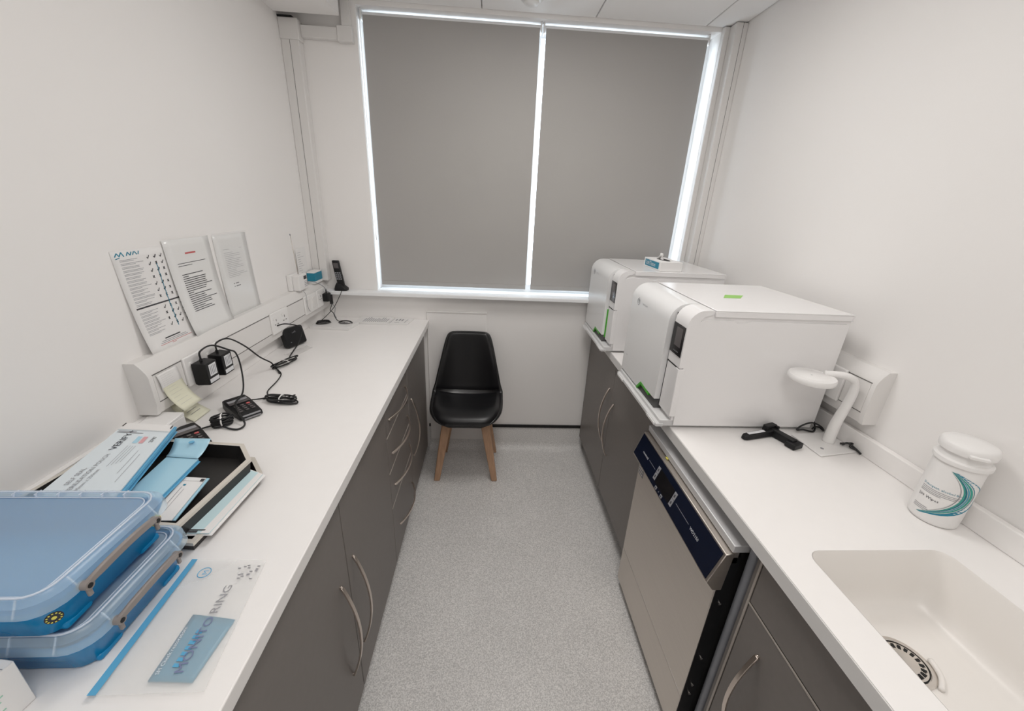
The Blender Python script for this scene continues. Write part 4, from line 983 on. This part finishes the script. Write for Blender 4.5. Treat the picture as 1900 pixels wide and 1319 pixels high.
def pouch(name, lab, P, th, n, m_top, m_under, rise=0.):
    """a small pile of flat pouches; P = four top corners (near-left, near-right, far-right, far-left)"""
    P = [Vector(p) for p in P]; t = thing(name, lab, 'pouches', ((P[0]+P[2])/2)-Vector((0, 0, th)))
    for k in range(n):
        dz = -th*k/n; j = Vector(((rnd.random()-.3)*.008, (rnd.random()-.5)*.006, dz)) if k else Vector((0, 0, 0))
        Q = [p+j for p in P]; g = MB()
        g.add([q for q in Q]+[q-Vector((0, 0, th/n*.7)) for q in Q], [(0, 1, 2, 3), (7, 6, 5, 4), (0, 4, 5, 1), (1, 5, 6, 2), (2, 6, 7, 3), (3, 7, 4, 0)])
        g.build('pouch', m_top if k == 0 else m_under, t)
    def bi(u, v, l=.0005): return P[0].lerp(P[1], u).lerp(P[3].lerp(P[2], u), v)+Vector((0, 0, l))
    return t, bi
def prints(bi, rects, m, t, name, l=.0006):
    g = MB()
    for (u0, u1, v0, v1) in rects: g.quad(bi(u0, v0, l), bi(u1, v0, l), bi(u1, v1, l), bi(u0, v1, l))
    g.build(name, m, t)
M['pouchw'] = mat('pouch_paper', (.72, .79, .83), .45)
tp, bi = pouch('pouch_stack', 'white and blue sterilisation pouch stack with VERIFY print lying on the trays', [(-.885, .655, .992), (-.735, .655, .992), (-.800, .915, 1.004), (-.925, .925, 1.004)], .024, 6, 'pouchw', 'cyan2')
prints(bi, [(0, 1, .90, 1.0)], 'paper', tp, 'paper_flap', .0005)
prints(bi, [(.0, .03, .94, .995), (.965, .995, .94, .995)], 'print', tp, 'corner_marks', .0008)
prints(bi, [(.52, .60, .70, .80), ], 'cyan', tp, 'blue_indicator', .0008); prints(bi, [(.63, .71, .70, .80)], 'red', tp, 'pink_indicator', .0008)
M['pink'] = mat('pink_indicator', (.70, .38, .40), .6); bpy.data.objects['pink_indicator'].data.materials[0] = M['pink']
prints(bi, [(.05, .55, .845, .855), (.05, .4, .865, .872), (.0, 1, .885, .888)]+[(.50+.045*i, .506+.045*i, .38+.02*i, .66) for i in range(4)]+[(.75, .756, .30, .60), (.83, .836, .20, .55)], 'printg', tp, 'small_print', .0008)
dirv = (bi(.3, 1)-bi(.3, 0)); upd = (bi(0, .5)-bi(1, .5))
lettering('VERIFY+', .020, bi(.36, .60), dirv, upd, 'navy', tp, squeeze=1.1)
lettering('SELF SEAL', .0125, bi(.25, .16), dirv, upd, 'printg', tp); lettering('STERILISATION POUCH', .0125, bi(.36, .06), dirv, upd, 'printg', tp); lettering('90mm x 250mm', .010, bi(.45, .10), dirv, upd, 'printg', tp)
lettering('2797', .012, bi(.86, .72), dirv, upd, 'print', tp)
tp, bi = pouch('pouch_stack', 'glossy light blue pouches with open flap lying in the upper tray', [(-.758, .655, .961), (-.684, .655, .961), (-.692, .828, .966), (-.770, .835, .966)], .010, 4, 'cyan', 'cyan2')
MB().grid(lambda u, v: (-.770+.078*u-.004*v*(1-u)*2+.002*v, .834+.045*v-.007*u*(1-v), .966+.002+.022*v*v), 6, 4).build('flap', 'cyan', tp, smooth=True, solid=.0006)
MB().lathe([(.006, 0), (.006, .0006)], -.730, .868, 16, .9865).build('thumb_notch', 'cyan2', tp)
tp, bi = pouch('pouch_stack', 'small white printed pouch with black corner mark in the upper tray', [(-.712, .650, .948), (-.630, .650, .948), (-.640, .772, .955), (-.722, .778, .955)], .006, 2, 'paper', 'cyan')
prints(bi, [(.9, 1.0, .90, .97)], 'print', tp, 'corner_mark', .0008)
prints(bi, [(.15, .2, .3, .8), (.3, .32, .2, .8), (.4, .42, .3, .7), (.55, .565, .35, .75), (.65, .66, .2, .7), (.05, .95, .90, .905)], 'printg', tp, 'printed_lines', .0008)
prints(bi, [(.55, .62, .78, .82)], 'teal', tp, 'blue_dot', .0008)
tp, bi = pouch('pouch_stack', 'pale blue pouches with white edges sticking out of the lower tray', [(-.612, .632, .932), (-.556, .640, .924), (-.548, .826, .924), (-.590, .836, .932)], .007, 4, 'cyanp', 'paper')
prints(bi, [(.72, 1.0, 0, 1.0)], 'paper', tp, 'white_edge', .0006)
prints(bi, [(.1, .6, .005, .03), (.3, .8, .035, .05)], 'print', tp, 'fold_marks', .0012)
wc = thing('small_carton', 'small white carton on the worktop under the trunking end', 'carton', (-.93, 1.0, H))
MB().box(-.966, -.885, .965, 1.055, H+.0005, H+.052).build('box', 'paper', wc, bevel=.002)
MB().loft([[(-.966, .965, H+.0525), (-.885, .965, H+.0525), (-.885, 1.055, H+.0525), (-.966, 1.055, H+.0525)], [(-.960, .965, H+.058), (-.890, .965, H+.058), (-.885, 1.055, H+.062), (-.966, 1.055, H+.062)]]).build('open_flap', 'paper', wc)

# ------------------------------------------------------------------ stacked blue storage boxes
def storage(lab, x1, y0, y1, z0, z1, x0=-.905, badge=True):
    t = thing('storage_box', lab, 'storage box', ((x0+x1)/2, (y0+y1)/2, z0), 0, 'stacked blue storage boxes')
    zr = z1-.024
    rings = [rrect(x0+.026, x1-.030, y0+.024, y1-.024, .022, z0+.0005), rrect(x0+.022, x1-.026, y0+.020, y1-.020, .026, z0+.004), rrect(x0+.010, x1-.012, y0+.008, y1-.008, .034, zr-.006), rrect(x0+.005, x1-.006, y0+.004, y1-.004, .036, zr+.006)]
    rings += [rrect(x0+.008, x1-.010, y0+.007, y1-.007, .034, zr+.006), rrect(x0+.024, x1-.028, y0+.022, y1-.022, .022, z0+.006)]
    MB().loft(rings, True, True).build('tub', 'blue_t', t, smooth=True, angle=R(55), fixn=False)
    # foot skids on the corners
    for yy in (y0+.030, y1-.070):
        MB().box(x1-.060, x1-.024, yy, yy+.040, z0-.0, z0+.012).build('skid', 'blue_t', t, bevel=.004)
    # lid: skirt + recessed top
    sk = [rrect(x0, x1, y0, y1, .038, zr), rrect(x0+.002, x1-.002, y0+.002, y1-.002, .038, zr+.018), rrect(x0+.006, x1-.008, y0+.006, y1-.006, .034, z1-.004), rrect(x0+.010, x1-.012, y0+.010, y1-.010, .030, z1),
          rrect(x0+.016, x1-.020, y0+.016, y1-.016, .026, z1), rrect(x0+.019, x1-.026, y0+.019, y1-.019, .022, z1-.007)]
    lidb = MB().loft(sk, False, True).build('lid', 'lid', t, smooth=True, angle=R(40), fixn=False)
    # raised white-ish edge beads of the lid
    MB().tube([Vector(p) for p in rrect(x0+.013, x1-.016, y0+.013, y1-.013, .028, z1+.0005)], .0016, 6, closed=True).build('lid_bead', 'lidrim', lidb, smooth=True)
    MB().tube([Vector(p) for p in rrect(x0+.020, x1-.028, y0+.020, y1-.020, .020, z1-.006)], .0012, 6, closed=True).build('lid_bead', 'lidrim', lidb, smooth=True)
    q = x0+.06
    while q < x1-.05:
        MB().box(q, q+.0018, y1-.020, y1-.008, z1-.010, z1+.0005).build('lid_rib', 'lidrim', lidb); q += .036
    for q in (x1-.045, x1-.105, x1-.20): MB().prism([(y0+.001, zr+.002), (y0+.013, z1), (y0+.0145, z1), (y0+.003, zr+.002)], q, q+.0018, 'X').build('lid_rib', 'lidrim', lidb)
    for q in (y0+.045, y1-.045): MB().prism([(x1-.001, zr+.002), (x1-.012, z1), (x1-.0135, z1), (x1-.003, zr+.002)], q, q+.0018, 'Y').build('lid_rib', 'lidrim', lidb)
    # end handle: arched grey clip
    ya, yb_ = y0+.047, y1-.055; pts = []
    for i in range(13):
        s = i/12; yy = ya+(yb_-ya)*s; b_ = math.sin(math.pi*s); pts.append((x1+.004+.012*b_**.7, yy, zr+.004+.016*b_**.7))
    rg = []
    for i, p in enumerate(pts):
        w = .0065 if 1 < i < 11 else .0055
        rg.append([(p[0]-.003, p[1], p[2]-w), (p[0]+.003, p[1], p[2]-w*.9), (p[0]+.002, p[1], p[2]+w), (p[0]-.004, p[1], p[2]+w*.9)])
    hg = MB().loft(rg).build('handle', 'greyh', t, bevel=.002)
    for yy in (ya+.002, yb_-.002):
        MB().lathe([(.0085, 0), (.0085, .004)], 0, 0, 14).build('_tmp', 'greyh', t)
        o = bpy.data.objects['_tmp']; bpy.data.objects.remove(o)
        MB().tube([(x1-.004, yy, zr+.003), (x1+.0085, yy, zr+.003)], .0068, 14).build('pivot', 'greyh', hg, smooth=True, angle=R(40))
        MB().tube([(x1+.0085, yy, zr+.003), (x1+.0092, yy, zr+.003)], .0038, 12).build('pivot_hole', 'black', hg)
        MB().box(x1+.001, x1+.006, yy-.003, yy+.003, zr-.016, zr).build('hook', 'greyh', hg, bevel=.0015)
    if badge:
        c = Vector((x1-.012, y0+.016, zr-.010)); nrm = Vector((.72, -.69, 0)); sd_ = Vector((.69, .72, 0)); g = MB(); g2 = MB(); g3 = MB()
        def disc(g, r, l): g.add([c+nrm*l+sd_*(r*math.cos(R(20*i)))+Vector((0, 0, r*math.sin(R(20*i)))) for i in range(18)], [tuple(range(18))])
        disc(g, .0090, .0055); g.build('badge', 'navy', t)
        for i in range(12):
            a = R(30*i); g2.add([c+nrm*.0062+sd_*(.0068*math.cos(a)+dx_)+Vector((0, 0, .0068*math.sin(a)+dz_)) for dx_, dz_ in ((-.0009, -.0009), (.0009, -.0009), (.0009, .0009), (-.0009, .0009))], [(0, 1, 2, 3)])
        disc(g3, .0026, .0062); g2.build('badge_print', 'yellow', t); g3.build('badge_print', 'yellow', t)
        MB().tube([(x1-.004, y1-.050, zr-.004), (x1-.0005, y1-.050, zr-.004)], .009, 16).build('round_sticker', 'yellow', t)
    return t
M['lidrim'] = film('lid_edge', (.95, .97, 1), .62, .2, (.80, .86, .95))
storage('lower blue storage box with clear lid on the left worktop', -.548, .385, .608, H+.0005, H+.0855, badge=False)
storage('upper blue storage box with clear lid, stacked on another', -.556, .374, .600, H+.0872, H+.172)
# zip bag with a blue card
zb = thing('zip_bag', 'clear zip bag with blue closure and monitoring card on the left worktop', 'plastic bag', (-.475, .48, H))
ZP = [Vector((-.548, .366, H+.0012)), Vector((-.392, .368, H+.0012)), Vector((-.420, .590, H+.0012)), Vector((-.560, .592, H+.0012))]
def zq(u, v, l=0.): return ZP[0].lerp(ZP[1], u).lerp(ZP[3].lerp(ZP[2], u), v)+Vector((0, 0, l+.0005*math.sin(u*5+v*3)**2*min(1, 8*u*(1-u))*min(1, 8*v*(1-v))))
MB().grid(lambda u, v: zq(u, v, .0062), 12, 14).build('front_film', 'bag', zb, smooth=True)
g = MB()
for i in range(14): g.quad(zq(.0, i/14, .0072), zq(.075, i/14, .0072), zq(.075, (i+1)/14, .0072), zq(.0, (i+1)/14, .0072))
g.build('zip_strip', 'cyan2', zb)
cdp = [Vector((-.482, .384, H+.0030)), Vector((-.418, .381, H+.0030)), Vector((-.412, .474, H+.0030)), Vector((-.486, .484, H+.0030))]
def cq(u, v, l=0.): return cdp[0].lerp(cdp[1], u).lerp(cdp[3].lerp(cdp[2], u), v)+Vector((0, 0, l+.0010*(1-(2*u-1)**2)))
M['dim'] = mat('faded_print', (.20, .22, .36), .6); M['card'] = mat('blue_card', (.06, .30, .46), .35)
crd = MB().grid(lambda u, v: cq(u, v, .0016), 8, 6).build('insert_card', 'card', zb, smooth=True, solid=.0006)
zd = (zq(.5, 1)-zq(.5, 0)); zu = (zq(0, .5)-zq(1, .5))
lettering('SM Check restorations', .0075, cq(.16, .08, .0030), zd, zu, 'printw', crd, lift=.001)
g = MB()
for q in range(7): g.quad(cq(.36, .18+.085*q, .0046), cq(.50, .18+.085*q, .0046), cq(.50, .235+.085*q, .0046), cq(.36, .235+.085*q, .0046))
g.build('smudged_print', 'cyan2', crd)
lettering('MONITO', .0185, zq(.735, .492, .0072), zd, zu, 'dim', zb, align='RIGHT', squeeze=1.15, lift=.001)
lettering('RING', .0185, zq(.735, .510, .0072), zd, zu, 'printg', zb, squeeze=1.25, lift=.001)
lettering('M', .013, zq(.335, .845, .0070), zd, zu, 'cyan2', zb, lift=.001)
cc = zq(.29, .865, .0078); MB().tube([cc+Vector((.0105*math.cos(R(20*i)), .0105*math.sin(R(20*i)), 0)) for i in range(18)], .0007, 5, closed=True).build('emblem_ring', 'cyan2', zb)
g = MB()
for i in range(16):
    u, v = .68+.26*rnd.random(), .80+.14*rnd.random(); g.quad(zq(u, v, .0074), zq(u+.035, v, .0074), zq(u+.035, v+.012, .0074), zq(u, v+.012, .0074))
g.build('smudged_print', 'printg', zb)
# carton at the bottom left corner
ct = thing('medicine_carton', 'white carton with pale green print in front of the blue boxes', 'carton', (-.619, .370, H), R(-8))
MB().box(-.095, 0, -.130, 0, .0005, .080).build('box', 'paper', ct, local=True, bevel=.0012, seg=1)
Mc = MX[ct]; M['pgreen'] = mat('pale_green_print', (.35, .62, .48), .6)
MB().box(-.095, -.0005, -.012, -.0110, .0801, .0805).build('lid_seam', 'printg', ct, local=True)
g = MB()
g.box(.0001, .0007, -.080, -.022, .060, .066)
for q in range(5): g.box(.0001, .0007, -.085, -.05+.03*rnd.random(), .018+.007*q, .0195+.007*q)
g.build('printed_lines', 'pgreen', ct, local=True)

# print too small to pick apart singly
for o in bpy.data.objects:
    if o.name.split('.')[0] in ('small_print', 'printed_lines', 'tick_marks', 'handwriting', 'blue_marks', 'label_print', 'smudged_print', 'badge_print', 'status_marks'): o['kind'] = 'stuff'
